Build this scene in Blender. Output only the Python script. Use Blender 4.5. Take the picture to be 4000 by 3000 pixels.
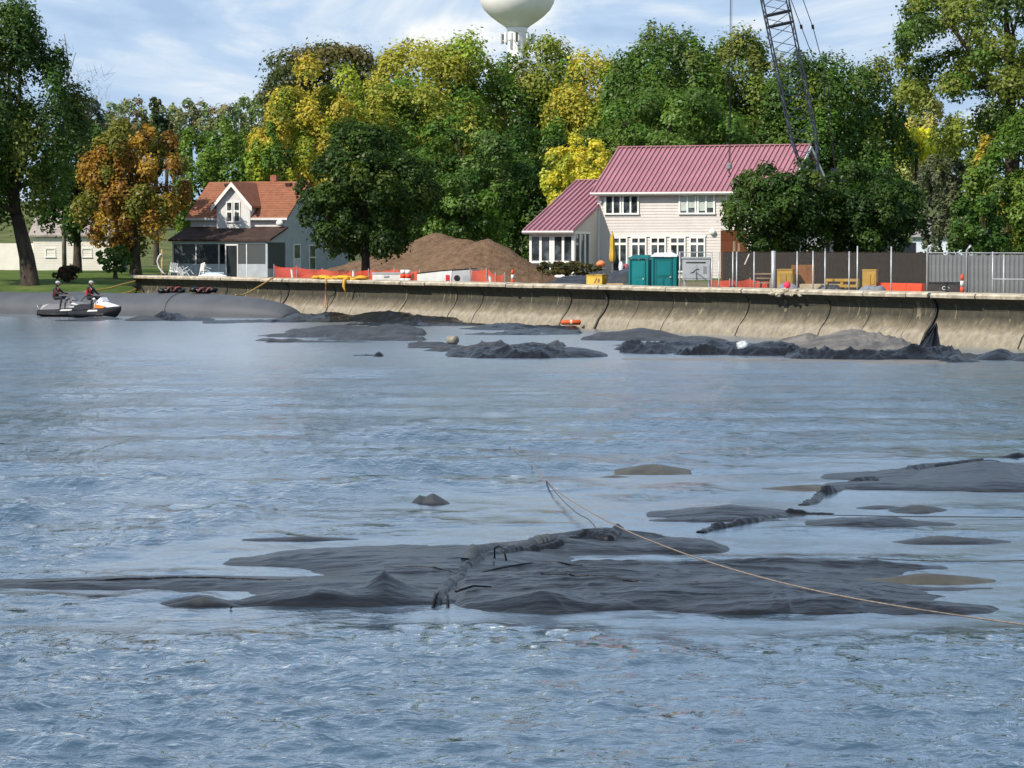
import bpy, math, random
import numpy as np
from mathutils import Vector, Matrix

for _o in list(bpy.data.objects):
    bpy.data.objects.remove(_o)
SC = bpy.context.scene
COL = SC.collection
rnd = random.Random(7)
NP = np.random.RandomState(11)

# ------------------------------------------------------------------ camera
F = 11111.0                       # focal length in photo pixels (4000 wide)
CAMZ = 4.0
PITCH = math.atan(532.0 / F)      # looking slightly down
cam = bpy.data.cameras.new('camera')
cam.sensor_width = 36.0
cam.lens = 100.0
cam.clip_start = 0.5
cam.clip_end = 6000
camo = bpy.data.objects.new('camera', cam)
COL.objects.link(camo)
camo.location = (0, 0, CAMZ)
camo.rotation_euler = (math.pi / 2 - PITCH, 0, 0)
SC.camera = camo

# ------------------------------------------------------------------ light
SUN_AZ = math.radians(-135)       # compass-like angle from +Y: sun behind the camera, to the left
SUN_EL = math.radians(42)
SUND = Vector((-math.sin(math.radians(50)) * math.cos(SUN_EL), -math.cos(math.radians(50)) * math.cos(SUN_EL), math.sin(SUN_EL)))
sl = bpy.data.lights.new('sun', 'SUN')
sl.energy = 4.7
sl.angle = math.radians(0.55)
sl.color = (1.0, 0.92, 0.80)
slo = bpy.data.objects.new('sun', sl)
COL.objects.link(slo)
slo.location = (-60, -60, 80)
slo.rotation_euler = SUND.to_track_quat('Z', 'Y').to_euler()

world = bpy.data.worlds.new('World')
SC.world = world
world.use_nodes = True
wt = world.node_tree
wt.nodes.clear()


def N(t, typ, **kw):
    n = t.nodes.new(typ)
    for k, v in kw.items():
        if k == 'ins':
            for kk, vv in v.items():
                n.inputs[kk].default_value = vv
        else:
            setattr(n, k, v)
    return n


def ramp(t, stops, interp='LINEAR'):
    n = t.nodes.new('ShaderNodeValToRGB')
    cr = n.color_ramp
    cr.interpolation = interp
    while len(cr.elements) < len(stops):
        cr.elements.new(0.5)
    for e, (p, c) in zip(cr.elements, stops):
        e.position = p
        e.color = c if len(c) == 4 else (*c, 1)
    return n


L = wt.links.new
out = N(wt, 'ShaderNodeOutputWorld')
sky = N(wt, 'ShaderNodeTexSky', sky_type='NISHITA', sun_disc=False, sun_elevation=SUN_EL,
        sun_rotation=math.atan2(SUND.x, SUND.y), air_density=1.0, dust_density=0.6, ozone_density=1.6)
bg_sky = N(wt, 'ShaderNodeBackground', ins={'Strength': 0.15})
L(sky.outputs[0], bg_sky.inputs[0])
tc = N(wt, 'ShaderNodeTexCoord')
mp = N(wt, 'ShaderNodeMapping')
mp.inputs['Scale'].default_value = (12, 12, 32)
mp.inputs['Location'].default_value = (3.3, 1.7, 0.35)
L(tc.outputs['Generated'], mp.inputs[0])
nz = N(wt, 'ShaderNodeTexNoise', ins={'Scale': 1.0, 'Detail': 7.0, 'Roughness': 0.55, 'Distortion': 0.35})
L(mp.outputs[0], nz.inputs['Vector'])
cov = ramp(wt, [(0.08, (0, 0, 0)), (0.24, (1, 1, 1))])
L(nz.outputs['Fac'], cov.inputs[0])
mp2 = N(wt, 'ShaderNodeMapping')
mp2.inputs['Scale'].default_value = (10, 10, 27)
mp2.inputs['Location'].default_value = (8.1, 0.4, 2.2)
L(tc.outputs['Generated'], mp2.inputs[0])
nz2 = N(wt, 'ShaderNodeTexNoise', ins={'Scale': 1.0, 'Detail': 9.0, 'Roughness': 0.56, 'Distortion': 0.7})
L(mp2.outputs[0], nz2.inputs['Vector'])
ccol = ramp(wt, [(0.40, (0.37, 0.51, 0.71)), (0.50, (0.45, 0.59, 0.78)), (0.56, (0.60, 0.70, 0.82)), (0.63, (0.86, 0.88, 0.89))])
L(nz2.outputs['Fac'], ccol.inputs[0])
bg_cl = N(wt, 'ShaderNodeBackground', ins={'Strength': 1.0})
L(ccol.outputs[0], bg_cl.inputs[0])
# cloud cover is thick low down and breaks up overhead
sx = N(wt, 'ShaderNodeSeparateXYZ')
L(tc.outputs['Generated'], sx.inputs[0])
hm = ramp(wt, [(0.12, (1, 1, 1)), (0.40, (0.62, 0.62, 0.62)), (1.0, (0.45, 0.45, 0.45))])
L(sx.outputs['Z'], hm.inputs[0])
mul = N(wt, 'ShaderNodeMath', operation='MULTIPLY')
L(cov.outputs[0], mul.inputs[0])
L(hm.outputs[0], mul.inputs[1])
mixs = N(wt, 'ShaderNodeMixShader')
L(mul.outputs[0], mixs.inputs[0])
L(bg_sky.outputs[0], mixs.inputs[1])
L(bg_cl.outputs[0], mixs.inputs[2])
L(mixs.outputs[0], out.inputs[0])

SC.view_settings.view_transform = 'Standard'
SC.view_settings.look = 'None'
SC.view_settings.exposure = 0.2
SC.view_settings.gamma = 1.0
SC.view_settings.use_curve_mapping = False
SC.render.engine = 'CYCLES'
SC.cycles.max_bounces = 6
SC.cycles.diffuse_bounces = 3
SC.cycles.glossy_bounces = 3
SC.cycles.transparent_max_bounces = 10
SC.cycles.transmission_bounces = 3
SC.cycles.caustics_reflective = False
SC.cycles.caustics_refractive = False
SC.cycles.use_denoising = True

# ------------------------------------------------------------------ placing helpers
CP, SP = math.cos(PITCH), math.sin(PITCH)


def ray(px, py):
    u = (px - 2000.0) / F
    v = (1500.0 - py) / F
    return u, CP + v * SP, -SP + v * CP


def W(px, py, d):
    """the point of that pixel's sight line at distance d (metres along +Y)"""
    a, b, c = ray(px, py)
    k = d / b
    return Vector((a * k, d, CAMZ + c * k))


def G(px, py, z=0.0):
    """the point of that pixel's sight line on the level z"""
    a, b, c = ray(px, py)
    k = (z - CAMZ) / c
    return Vector((a * k, b * k, z))


WD = Vector((1, -1.75, 0)).normalized()      # along the sea wall, towards the right of the picture
WN = Vector((1.75, 1, 0)).normalized()       # inland
W0 = Vector((0, 150, 0))


def wall_at(px, off=0.0, z=0.0):
    """point on the line parallel to the wall, off metres inland, seen at column px"""
    u = (px - 2000.0) / F
    p = W0 + WN * off
    # x = u*y ; (x,y) = p + t*WD
    t = (u * p.y - p.x) / (WD.x - u * WD.y)
    q = p + WD * t
    return Vector((q.x, q.y, z))


# ------------------------------------------------------------------ noise
def _h(ix, iy, seed):
    n = (ix.astype(np.int64) * 374761393 + iy.astype(np.int64) * 668265263 + seed * 1442695041) & 0xffffffff
    n = ((n ^ (n >> 13)) * 1274126177) & 0xffffffff
    return ((n ^ (n >> 16)) & 0xffff) / 65535.0


def vn(x, y, seed=0):
    x = np.asarray(x, float)
    y = np.asarray(y, float)
    x0 = np.floor(x)
    y0 = np.floor(y)
    fx = x - x0
    fy = y - y0
    fx = fx * fx * fx * (fx * (fx * 6 - 15) + 10)
    fy = fy * fy * fy * (fy * (fy * 6 - 15) + 10)
    a = _h(x0, y0, seed)
    b = _h(x0 + 1, y0, seed)
    c = _h(x0, y0 + 1, seed)
    d = _h(x0 + 1, y0 + 1, seed)
    return (a * (1 - fx) + b * fx) * (1 - fy) + (c * (1 - fx) + d * fx) * fy


def fbm(x, y, seed=0, octv=4):
    s = 0
    a = 0.5
    t = 0
    for i in range(octv):
        s = s + a * vn(x * 2 ** i + 17.3 * i, y * 2 ** i - 9.1 * i, seed + i)
        t += a
        a *= 0.5
    return s / t


def ridged(x, y, seed=0, octv=4):
    s = 0
    a = 0.5
    t = 0
    for i in range(octv):
        n = 1 - np.abs(2 * vn(x * 2 ** i + 5.1 * i, y * 2 ** i + 3.7 * i, seed + i) - 1)
        s = s + a * n * n
        t += a
        a *= 0.5
    return s / t


# ------------------------------------------------------------------ object helpers
def tag(o, label=None, cat=None, group=None, kind=None):
    if label: o['label'] = label
    if cat: o['category'] = cat
    if group: o['group'] = group
    if kind: o['kind'] = kind
    return o


def thing(name, label, cat, loc=(0, 0, 0), rz=0.0, group=None):
    o = bpy.data.objects.new(name, None)
    COL.objects.link(o)
    o.empty_display_size = 0.3
    o.location = loc
    o.rotation_euler = (0, 0, rz)
    return tag(o, label, cat, group)


def link(name, me, parent=None, loc=None):
    o = bpy.data.objects.new(name, me)
    COL.objects.link(o)
    if parent is not None:
        o.parent = parent
    if loc is not None:
        o.location = loc
    return o


def copy_tree(o, parent=None):
    c = o.copy()
    COL.objects.link(c)
    c.parent = parent
    for ch in list(o.children):
        copy_tree(ch, c)
    return c


class MB:
    def __init__(s):
        s.v = []
        s.f = []

    def add(s, vs, fs):
        b = len(s.v)
        s.v += [tuple(q) for q in vs]
        s.f += [tuple(i + b for i in f) for f in fs]
        return s

    def box(s, x0, x1, y0, y1, z0, z1, M=None):
        vs = [(x0, y0, z0), (x1, y0, z0), (x1, y1, z0), (x0, y1, z0), (x0, y0, z1), (x1, y0, z1), (x1, y1, z1), (x0, y1, z1)]
        if M is not None:
            vs = [M @ Vector(q) for q in vs]
        return s.add(vs, [(0, 3, 2, 1), (4, 5, 6, 7), (0, 1, 5, 4), (1, 2, 6, 5), (2, 3, 7, 6), (3, 0, 4, 7)])

    def prism(s, poly, vec):
        """closed polygon (3D points) pushed along vec"""
        n = len(poly)
        vec = Vector(vec)
        vs = [Vector(p) for p in poly] + [Vector(p) + vec for p in poly]
        fs = [tuple(range(n))[::-1], tuple(range(n, 2 * n))] + [(i, (i + 1) % n, n + (i + 1) % n, n + i) for i in range(n)]
        return s.add(vs, fs)

    def tube(s, pts, r, n=8, cap=True):
        pts = [Vector(p) for p in pts]
        k = len(pts)
        rr = r if hasattr(r, '__len__') else [r] * k
        vs = []
        ref = Vector((0.31, 0.17, 0.93))
        for i, p in enumerate(pts):
            t = (pts[min(i + 1, k - 1)] - pts[max(i - 1, 0)])
            if t.length < 1e-9: t = Vector((0, 0, 1))
            t.normalize()
            a = t.cross(ref)
            if a.length < 0.1: a = t.cross(Vector((1, 0, 0)))
            a.normalize()
            b = t.cross(a)
            for j in range(n):
                w = 2 * math.pi * j / n
                vs.append(p + (a * math.cos(w) + b * math.sin(w)) * rr[i])
        fs = [(i * n + j, i * n + (j + 1) % n, (i + 1) * n + (j + 1) % n, (i + 1) * n + j) for i in range(k - 1) for j in range(n)]
        if cap:
            fs += [tuple(range(n))[::-1], tuple((k - 1) * n + j for j in range(n))]
        return s.add(vs, fs)

    def lathe(s, prof, n=24, c=(0, 0, 0), M=None):
        """profile of (radius, z)"""
        k = len(prof)
        vs = []
        for (r, z) in prof:
            for j in range(n):
                w = 2 * math.pi * j / n
                q = Vector((c[0] + r * math.cos(w), c[1] + r * math.sin(w), c[2] + z))
                vs.append(M @ q if M is not None else q)
        fs = [(i * n + j, i * n + (j + 1) % n, (i + 1) * n + (j + 1) % n, (i + 1) * n + j) for i in range(k - 1) for j in range(n)]
        fs += [tuple(range(n))[::-1], tuple((k - 1) * n + j for j in range(n))]
        return s.add(vs, fs)

    def blob(s, c, r, n=12, m=8, jit=0.0, seed=0):
        rr = random.Random(seed)
        rx, ry, rz = r if hasattr(r, '__len__') else (r, r, r)
        vs = [(c[0], c[1], c[2] - rz)]
        for i in range(1, m):
            a = math.pi * i / m - math.pi / 2
            for j in range(n):
                w = 2 * math.pi * j / n
                k = 1 + rr.uniform(-jit, jit)
                vs.append((c[0] + rx * k * math.cos(a) * math.cos(w), c[1] + ry * k * math.cos(a) * math.sin(w), c[2] + rz * k * math.sin(a)))
        vs.append((c[0], c[1], c[2] + rz))
        fs = [(0, 1 + (j + 1) % n, 1 + j) for j in range(n)]
        for i in range(m - 2):
            for j in range(n):
                fs.append((1 + i * n + j, 1 + i * n + (j + 1) % n, 1 + (i + 1) * n + (j + 1) % n, 1 + (i + 1) * n + j))
        e = len(vs) - 1
        fs += [(e, 1 + (m - 2) * n + j, 1 + (m - 2) * n + (j + 1) % n) for j in range(n)]
        return s.add(vs, fs)

    def mesh(s, name, mat, smooth=False):
        me = bpy.data.meshes.new(name)
        me.from_pydata(s.v, [], s.f)
        me.materials.append(mat)
        if smooth:
            me.polygons.foreach_set('use_smooth', [True] * len(me.polygons))
        me.update()
        return me

    def build(s, name, mat, parent=None, smooth=False, loc=None):
        return link(name, s.mesh(name, mat, smooth), parent, loc)


def grid_mesh(name, X, Y, Z, mat, smooth=True, attrs=None, keep=None):
    """X, Y, Z arrays of shape (rows, cols)"""
    r, c = X.shape
    me = bpy.data.meshes.new(name)
    co = np.stack([X, Y, Z], -1).reshape(-1, 3).astype(np.float32)
    idx = np.arange(r * c).reshape(r, c)
    q = np.stack([idx[:-1, :-1], idx[:-1, 1:], idx[1:, 1:], idx[1:, :-1]], -1).reshape(-1, 4)
    if keep is not None:                # what lies well under water is left out
        q = q[(co[q][:, :, 2] > keep).any(1)]
        used, q = np.unique(q, return_inverse=True)
        q = q.reshape(-1, 4)
        co = co[used]
    quads(me, co, q)
    if smooth:
        me.polygons.foreach_set('use_smooth', np.ones(len(q), dtype=bool))
    me.materials.append(mat)
    for k, a in (attrs or {}).items():
        at = me.attributes.new(k, 'FLOAT', 'POINT')
        at.data.foreach_set('value', np.asarray(a, np.float32).reshape(-1))
    me.update()
    return me


def quads(me, co, q):
    me.vertices.add(len(co))
    me.vertices.foreach_set('co', np.asarray(co, np.float32).reshape(-1))
    me.loops.add(q.size)
    me.loops.foreach_set('vertex_index', np.asarray(q, np.int32).reshape(-1))
    me.polygons.add(len(q))
    me.polygons.foreach_set('loop_start', np.arange(0, q.size, 4, dtype=np.int32))
    me.polygons.foreach_set('loop_total', np.full(len(q), 4, dtype=np.int32))
    me.update(calc_edges=True)


# ------------------------------------------------------------------ materials
def mat(name, col, rough=0.7, var=0.15, scale=3.0, bump=0.0, bscale=None, spec=0.3, metal=0.0, col2=None, stretch=None, detail=5.0):
    m = bpy.data.materials.new(name)
    m.use_nodes = True
    t = m.node_tree
    b = t.nodes['Principled BSDF']
    b.inputs['Roughness'].default_value = rough
    b.inputs['Specular IOR Level'].default_value = spec
    b.inputs['Metallic'].default_value = metal
    tcn = N(t, 'ShaderNodeTexCoord')
    src = tcn.outputs['Object']
    if stretch:
        mpn = N(t, 'ShaderNodeMapping')
        mpn.inputs['Scale'].default_value = stretch
        t.links.new(src, mpn.inputs[0])
        src = mpn.outputs[0]
    n = N(t, 'ShaderNodeTexNoise', ins={'Scale': scale, 'Detail': detail, 'Roughness': 0.6})
    t.links.new(src, n.inputs['Vector'])
    c2 = col2 if col2 else tuple(min(1, x * (1 - var)) for x in col)
    c1 = col if col2 else tuple(min(1, x * (1 + var)) for x in col)
    r = ramp(t, [(0.35, c2), (0.65, c1)])
    t.links.new(n.outputs['Fac'], r.inputs[0])
    t.links.new(r.outputs[0], b.inputs['Base Color'])
    if bump:
        n2 = N(t, 'ShaderNodeTexNoise', ins={'Scale': bscale or scale * 4, 'Detail': 4.0})
        t.links.new(src, n2.inputs['Vector'])
        bm = N(t, 'ShaderNodeBump', ins={'Strength': 1.0, 'Distance': bump})
        t.links.new(n2.outputs['Fac'], bm.inputs['Height'])
        t.links.new(bm.outputs[0], b.inputs['Normal'])
    return m


def wet_shade_foot(m, wet=(0.008, 0.0085, 0.010), top=0.055):
    """sheets that lie in the lake stay wet and dark up to the splash line"""
    t = m.node_tree
    b = t.nodes['Principled BSDF']
    base = b.inputs['Base Color'].links[0].from_socket
    ge = N(t, 'ShaderNodeNewGeometry')
    sp_ = N(t, 'ShaderNodeSeparateXYZ')
    t.links.new(ge.outputs['Position'], sp_.inputs[0])
    n = N(t, 'ShaderNodeTexNoise', ins={'Scale': 2.2, 'Detail': 5.0})
    t.links.new(ge.outputs['Position'], n.inputs['Vector'])
    ma = N(t, 'ShaderNodeMath', operation='MULTIPLY_ADD', ins={1: -top * 1.5})
    t.links.new(n.outputs['Fac'], ma.inputs[0])
    t.links.new(sp_.outputs['Z'], ma.inputs[2])
    mr = N(t, 'ShaderNodeMapRange', ins={1: -top * 0.5, 2: top * 0.35, 3: 1.0, 4: 0.0})
    t.links.new(ma.outputs[0], mr.inputs[0])
    mx = N(t, 'ShaderNodeMix', data_type='RGBA', ins={'B': (*wet, 1)})  # wet tone, also darkening flanks that catch no sky sheen
    t.links.new(mr.outputs[0], mx.inputs['Factor'])
    t.links.new(base, mx.inputs['A'])
    t.links.new(mx.outputs['Result'], b.inputs['Base Color'])
    r0 = b.inputs['Roughness'].default_value
    mr2 = N(t, 'ShaderNodeMapRange', ins={1: 0.0, 2: 1.0, 3: r0, 4: 0.34})
    t.links.new(mr.outputs[0], mr2.inputs[0])
    t.links.new(mr2.outputs[0], b.inputs['Roughness'])
    return m


def leaf_mat(name, trans=0.42):
    m = bpy.data.materials.new(name)
    m.use_nodes = True
    t = m.node_tree
    t.nodes.clear()
    o = N(t, 'ShaderNodeOutputMaterial')
    at = N(t, 'ShaderNodeAttribute', attribute_name='tint')
    d = N(t, 'ShaderNodeBsdfDiffuse')
    tr = N(t, 'ShaderNodeBsdfTranslucent')
    g = N(t, 'ShaderNodeBsdfGlossy', ins={'Roughness': 0.45, 'Color': (0.9, 0.9, 0.85, 1)})
    m1 = N(t, 'ShaderNodeMixShader', ins={0: trans})
    m2 = N(t, 'ShaderNodeMixShader', ins={0: 0.018})
    t.links.new(at.outputs['Color'], d.inputs[0])
    t.links.new(at.outputs['Color'], tr.inputs[0])
    t.links.new(d.outputs[0], m1.inputs[1])
    t.links.new(tr.outputs[0], m1.inputs[2])
    t.links.new(m1.outputs[0], m2.inputs[1])
    t.links.new(g.outputs[0], m2.inputs[2])
    t.links.new(m2.outputs[0], o.inputs[0])
    return m


def net_mat(name, col, cell, open_, rough=0.6, metal=0.0, diag=True):
    """woven net or wire fabric: strands with real gaps between them"""
    m = bpy.data.materials.new(name)
    m.use_nodes = True
    t = m.node_tree
    b = t.nodes['Principled BSDF']
    b.inputs['Base Color'].default_value = (*col, 1)
    b.inputs['Roughness'].default_value = rough
    b.inputs['Metallic'].default_value = metal
    uv = N(t, 'ShaderNodeAttribute', attribute_name='net')
    sep = N(t, 'ShaderNodeSeparateXYZ')
    t.links.new(uv.outputs['Vector'], sep.inputs[0])

    def strand(sock_a, sock_b, op):
        if op:
            a = N(t, 'ShaderNodeMath', operation=op)
            t.links.new(sock_a, a.inputs[0])
            t.links.new(sock_b, a.inputs[1])
            s = a.outputs[0]
        else:
            s = sock_a
        f = N(t, 'ShaderNodeMath', operation='MULTIPLY', ins={1: 1.0 / cell})
        t.links.new(s, f.inputs[0])
        fr = N(t, 'ShaderNodeMath', operation='FRACT')
        t.links.new(f.outputs[0], fr.inputs[0])
        lt = N(t, 'ShaderNodeMath', operation='LESS_THAN', ins={1: 1 - math.sqrt(open_)})
        t.links.new(fr.outputs[0], lt.inputs[0])
        return lt.outputs[0]
    if diag:
        s1 = strand(sep.outputs[0], sep.outputs[1], 'ADD')
        s2 = strand(sep.outputs[0], sep.outputs[1], 'SUBTRACT')
    else:
        s1 = strand(sep.outputs[0], None, None)
        s2 = strand(sep.outputs[1], None, None)
    mx = N(t, 'ShaderNodeMath', operation='MAXIMUM')
    t.links.new(s1, mx.inputs[0])
    t.links.new(s2, mx.inputs[1])
    t.links.new(mx.outputs[0], b.inputs['Alpha'])
    return m


def glass_mat(name, col=(0.02, 0.025, 0.028), rough=0.06):
    m = bpy.data.materials.new(name)
    m.use_nodes = True
    b = m.node_tree.nodes['Principled BSDF']
    t = m.node_tree
    tcn = N(t, 'ShaderNodeTexCoord')
    n = N(t, 'ShaderNodeTexNoise', ins={'Scale': 1.7, 'Detail': 3.0})
    t.links.new(tcn.outputs['Object'], n.inputs['Vector'])
    r = ramp(t, [(0.42, col), (0.62, tuple(c * 4 + 0.01 for c in col))])
    t.links.new(n.outputs['Fac'], r.inputs[0])
    t.links.new(r.outputs[0], b.inputs['Base Color'])
    b.inputs['Roughness'].default_value = rough
    b.inputs['Specular IOR Level'].default_value = 0.55
    return m
# ================================================================== WATER
M_water = bpy.data.materials.new('lake_water')
M_water.use_nodes = True
t = M_water.node_tree
t.nodes.remove(t.nodes['Principled BSDF'])
w_out = t.nodes['Material Output']
w_dif = N(t, 'ShaderNodeBsdfDiffuse', ins={'Color': (0.020, 0.054, 0.086, 1)})
w_glo = N(t, 'ShaderNodeBsdfGlossy', ins={'Roughness': 0.07, 'Color': (0.96, 0.98, 1.0, 1)})
w_at = N(t, 'ShaderNodeAttribute', attribute_name='ruffle_rough')
t.links.new(w_at.outputs['Fac'], w_glo.inputs['Roughness'])
w_fr = N(t, 'ShaderNodeFresnel', ins={'IOR': 1.36})
w_pw = N(t, 'ShaderNodeMath', operation='POWER', ins={1: 0.60})
w_mx = N(t, 'ShaderNodeMixShader')
t.links.new(w_fr.outputs[0], w_pw.inputs[0])
t.links.new(w_pw.outputs[0], w_mx.inputs[0])
t.links.new(w_dif.outputs[0], w_mx.inputs[1])
t.links.new(w_glo.outputs[0], w_mx.inputs[2])
t.links.new(w_mx.outputs[0], w_out.inputs['Surface'])
tcn = N(t, 'ShaderNodeTexCoord')
at = N(t, 'ShaderNodeAttribute', attribute_name='ripple')
hs = []
for (sx_, sy_, det, amp, dist) in ((5.0, 9.0, 3.0, 0.020, 0.8), (3.4, 2.4, 4.0, 0.042, 0.8), (2.2, 1.1, 3.0, 0.085, 0.5), (0.8, 0.30, 4.0, 0.16, 0.4)):
    mpn = N(t, 'ShaderNodeMapping')
    mpn.inputs['Scale'].default_value = (sx_, sy_, 1)
    mpn.inputs['Rotation'].default_value = (0, 0, 0.25)
    t.links.new(tcn.outputs['Object'], mpn.inputs[0])
    n = N(t, 'ShaderNodeTexNoise', ins={'Scale': 1.0, 'Detail': det, 'Roughness': 0.55, 'Distortion': dist})
    t.links.new(mpn.outputs[0], n.inputs['Vector'])
    k = N(t, 'ShaderNodeMath', operation='MULTIPLY', ins={1: amp})
    t.links.new(n.outputs['Fac'], k.inputs[0])
    hs.append(k.outputs[0])
a1 = N(t, 'ShaderNodeMath', operation='ADD')
t.links.new(hs[0], a1.inputs[0]); t.links.new(hs[1], a1.inputs[1])
a2 = N(t, 'ShaderNodeMath', operation='ADD')
t.links.new(a1.outputs[0], a2.inputs[0]); t.links.new(hs[2], a2.inputs[1])
a2b = N(t, 'ShaderNodeMath', operation='ADD')
t.links.new(a2.outputs[0], a2b.inputs[0]); t.links.new(hs[3], a2b.inputs[1])
a3 = N(t, 'ShaderNodeMath', operation='MULTIPLY')
t.links.new(a2b.outputs[0], a3.inputs[0]); t.links.new(at.outputs['Fac'], a3.inputs[1])
bm = N(t, 'ShaderNodeBump', ins={'Strength': 1.0, 'Distance': 1.0})
t.links.new(a3.outputs[0], bm.inputs['Height'])
for w_n in (w_dif, w_glo, w_fr):
    t.links.new(bm.outputs[0], w_n.inputs['Normal'])


def sstep(a, b_, x):
    k = np.clip((x - a) / (b_ - a), 0, 1)
    return k * k * (3 - 2 * k)


def ripple_at(x, y):
    """how much the wind ruffles the lake at (x, y): the tarps and the wall shelter what lies behind them"""
    d = np.maximum(y, 1.0)
    px = 2000 + F * x / d
    py = 968 + F * CAMZ / d
    wob = (fbm(x * 0.12 + 3, y * 0.05 + 7, 5, 4) - 0.5)
    wob2 = (fbm(x * 0.5 + 31, y * 0.16 + 2, 9, 4) - 0.5)
    r = np.ones_like(x)
    edge = np.interp(px, [-400, 300, 700, 1200, 1700, 2300, 3200, 4400], [2300, 2170, 2090, 2000, 1905, 1815, 1730, 1680])
    wob3 = (fbm(x * 0.45 + 11, y * 0.55 + 5, 15, 4) - 0.5)
    e = py - edge + wob * 190 + wob2 * 110
    sh = sstep(-20, 70, e) * (1 - sstep(2410, 2560, py + wob * 60))
    r = r * (1 - 0.74 * sh)
    r = np.where(py > 2400, r * (1 + 0.10 * sstep(2480, 2800, py)), r)
    far = 1 - sstep(1395, 1470, py + wob * 60 + (2000 - px) * 0.012 + np.where(px < 900, (900 - px) * 0.11, 0))
    r = r * (1 - 0.72 * far)
    r = r * (0.88 + 0.9 * wob2 + 0.5 * wob) + sh * np.clip(wob3 * 1.6, 0, 0.4)
    return np.clip(r, 0.08, 1.5)


pyr = np.concatenate([[9000, 6500, 5000, 4200, 3700, 3400, 3200], np.arange(3090, 1190, -4.4), np.arange(1188, 1100, -8)])
pxc = np.concatenate([np.linspace(-9000, -900, 16), np.linspace(-500, -110, 14), np.arange(-100, 4101, 10.0), np.linspace(4110, 4500, 14), np.linspace(5000, 13000, 16)])
dd = F * CAMZ / (pyr - 968.0)
Yw = np.repeat(dd[:, None], len(pxc), 1)
Xw = (pxc[None, :] - 2000) / F * Yw
rip = ripple_at(Xw, Yw)
dspace = np.gradient(dd)
dspace = np.abs(dspace)[:, None]
Zw = np.zeros_like(Xw)
wr = np.random.RandomState(5)
for i in range(64):
    lam = 0.22 * (1.5 / 0.22) ** wr.rand()
    th = wr.normal(0.10, 0.75)
    kx, ky = math.sin(th) * 2 * math.pi / lam, math.cos(th) * 2 * math.pi / lam
    amp = 0.0043 * lam ** 0.85
    att = np.exp(-(ky * dspace / 1.9) ** 2)
    ph = kx * Xw + ky * Yw + wr.rand() * 6.28 + 1.2 * (fbm(Xw * 0.35 / lam ** .5, Yw * 0.35 / lam ** .5, 40 + i, 2) if i % 4 == 0 else 0)
    s = np.sin(ph)
    Zw += amp * att * (s + 0.34 * np.sin(2 * ph + 1.57))
for i in range(26):               # longer chop, crests lying across the view
    lam = 1.7 * (6.5 / 1.7) ** wr.rand()
    th = wr.normal(0.04, 0.30)
    kx, ky = math.sin(th) * 2 * math.pi / lam, math.cos(th) * 2 * math.pi / lam
    ph = kx * Xw + ky * Yw + wr.rand() * 6.28 + 2.0 * fbm(Xw * 0.5 / lam, Yw * 0.3 / lam, 140 + i, 2)
    s = np.sin(ph)
    Zw += 0.0034 * lam * np.exp(-(ky * dspace / 2.2) ** 2) * np.interp(Yw, [24, 48], [0.25, 1.0]) * (s + 0.3 * np.sin(2 * ph + 1.57))
Zw *= rip
me = grid_mesh('water', Xw, Yw, Zw, M_water, True, {'ripple': rip, 'ruffle_rough': np.maximum(np.interp(rip, [0.18, 0.62], [0.23, 0.05]), np.interp(Yw, [35, 60, 110], [0.05, 0.11, 0.24]))})
tag(link('water', me), kind='structure')

# ================================================================== GROUND
M_ground = bpy.data.materials.new('lawn_and_dirt')
M_ground.use_nodes = True
t = M_ground.node_tree
b = t.nodes['Principled BSDF']
b.inputs['Roughness'].default_value = 0.95
b.inputs['Specular IOR Level'].default_value = 0.1
tcn = N(t, 'ShaderNodeTexCoord')
n = N(t, 'ShaderNodeTexNoise', ins={'Scale': 0.35, 'Detail': 8.0, 'Roughness': 0.65})
t.links.new(tcn.outputs['Object'], n.inputs['Vector'])
rg = ramp(t, [(0.35, (0.045, 0.085, 0.014)), (0.55, (0.085, 0.13, 0.028)), (0.7, (0.15, 0.16, 0.05))])
rd = ramp(t, [(0.35, (0.10, 0.075, 0.052)), (0.65, (0.22, 0.17, 0.12))])
t.links.new(n.outputs['Fac'], rg.inputs[0])
t.links.new(n.outputs['Fac'], rd.inputs[0])
at = N(t, 'ShaderNodeAttribute', attribute_name='dirt')
mxn = N(t, 'ShaderNodeMix', data_type='RGBA')
t.links.new(at.outputs['Fac'], mxn.inputs['Factor'])
t.links.new(rg.outputs[0], mxn.inputs['A'])
t.links.new(rd.outputs[0], mxn.inputs['B'])
t.links.new(mxn.outputs['Result'], b.inputs['Base Color'])
n2 = N(t, 'ShaderNodeTexNoise', ins={'Scale': 9.0, 'Detail': 4.0})
t.links.new(tcn.outputs['Object'], n2.inputs['Vector'])
bm = N(t, 'ShaderNodeBump', ins={'Strength': 1.0, 'Distance': 0.06})
t.links.new(n2.outputs['Fac'], bm.inputs['Height'])
t.links.new(bm.outputs[0], b.inputs['Normal'])

WALL_L = wall_at(556)         # left end of the sea wall
bl = []                        # (boundary point, inland direction, left?, depth of wall line)
for x in np.linspace(-700, -60, 12):
    bl.append((x, 172 - (x + 60) * 0.05, 0.0, 1.0, 1))
for x in np.linspace(-55, WALL_L.x - 0.6, 16):
    bl.append((x, 171.5 + (x + 55) * 0.36 + 1.2 * math.sin(x * 0.9), 0.0, 1.0, 1))
for tt in np.linspace(0, 300, 61):
    q = Vector((WALL_L.x, WALL_L.y, 0)) + WD * tt + WN * 0.35
    k = min(1.0, tt / 12)
    d = Vector((0, 1, 0)).lerp(WN, k).normalized()
    bl.append((q.x, q.y, d.x, d.y, 0))
offs = np.array([0, 1, 2, 3.5, 5, 8, 11, 15, 20, 26, 34, 45, 60, 80, 110, 150, 200, 270, 360, 480, 650, 900, 1400, 2600])


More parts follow.
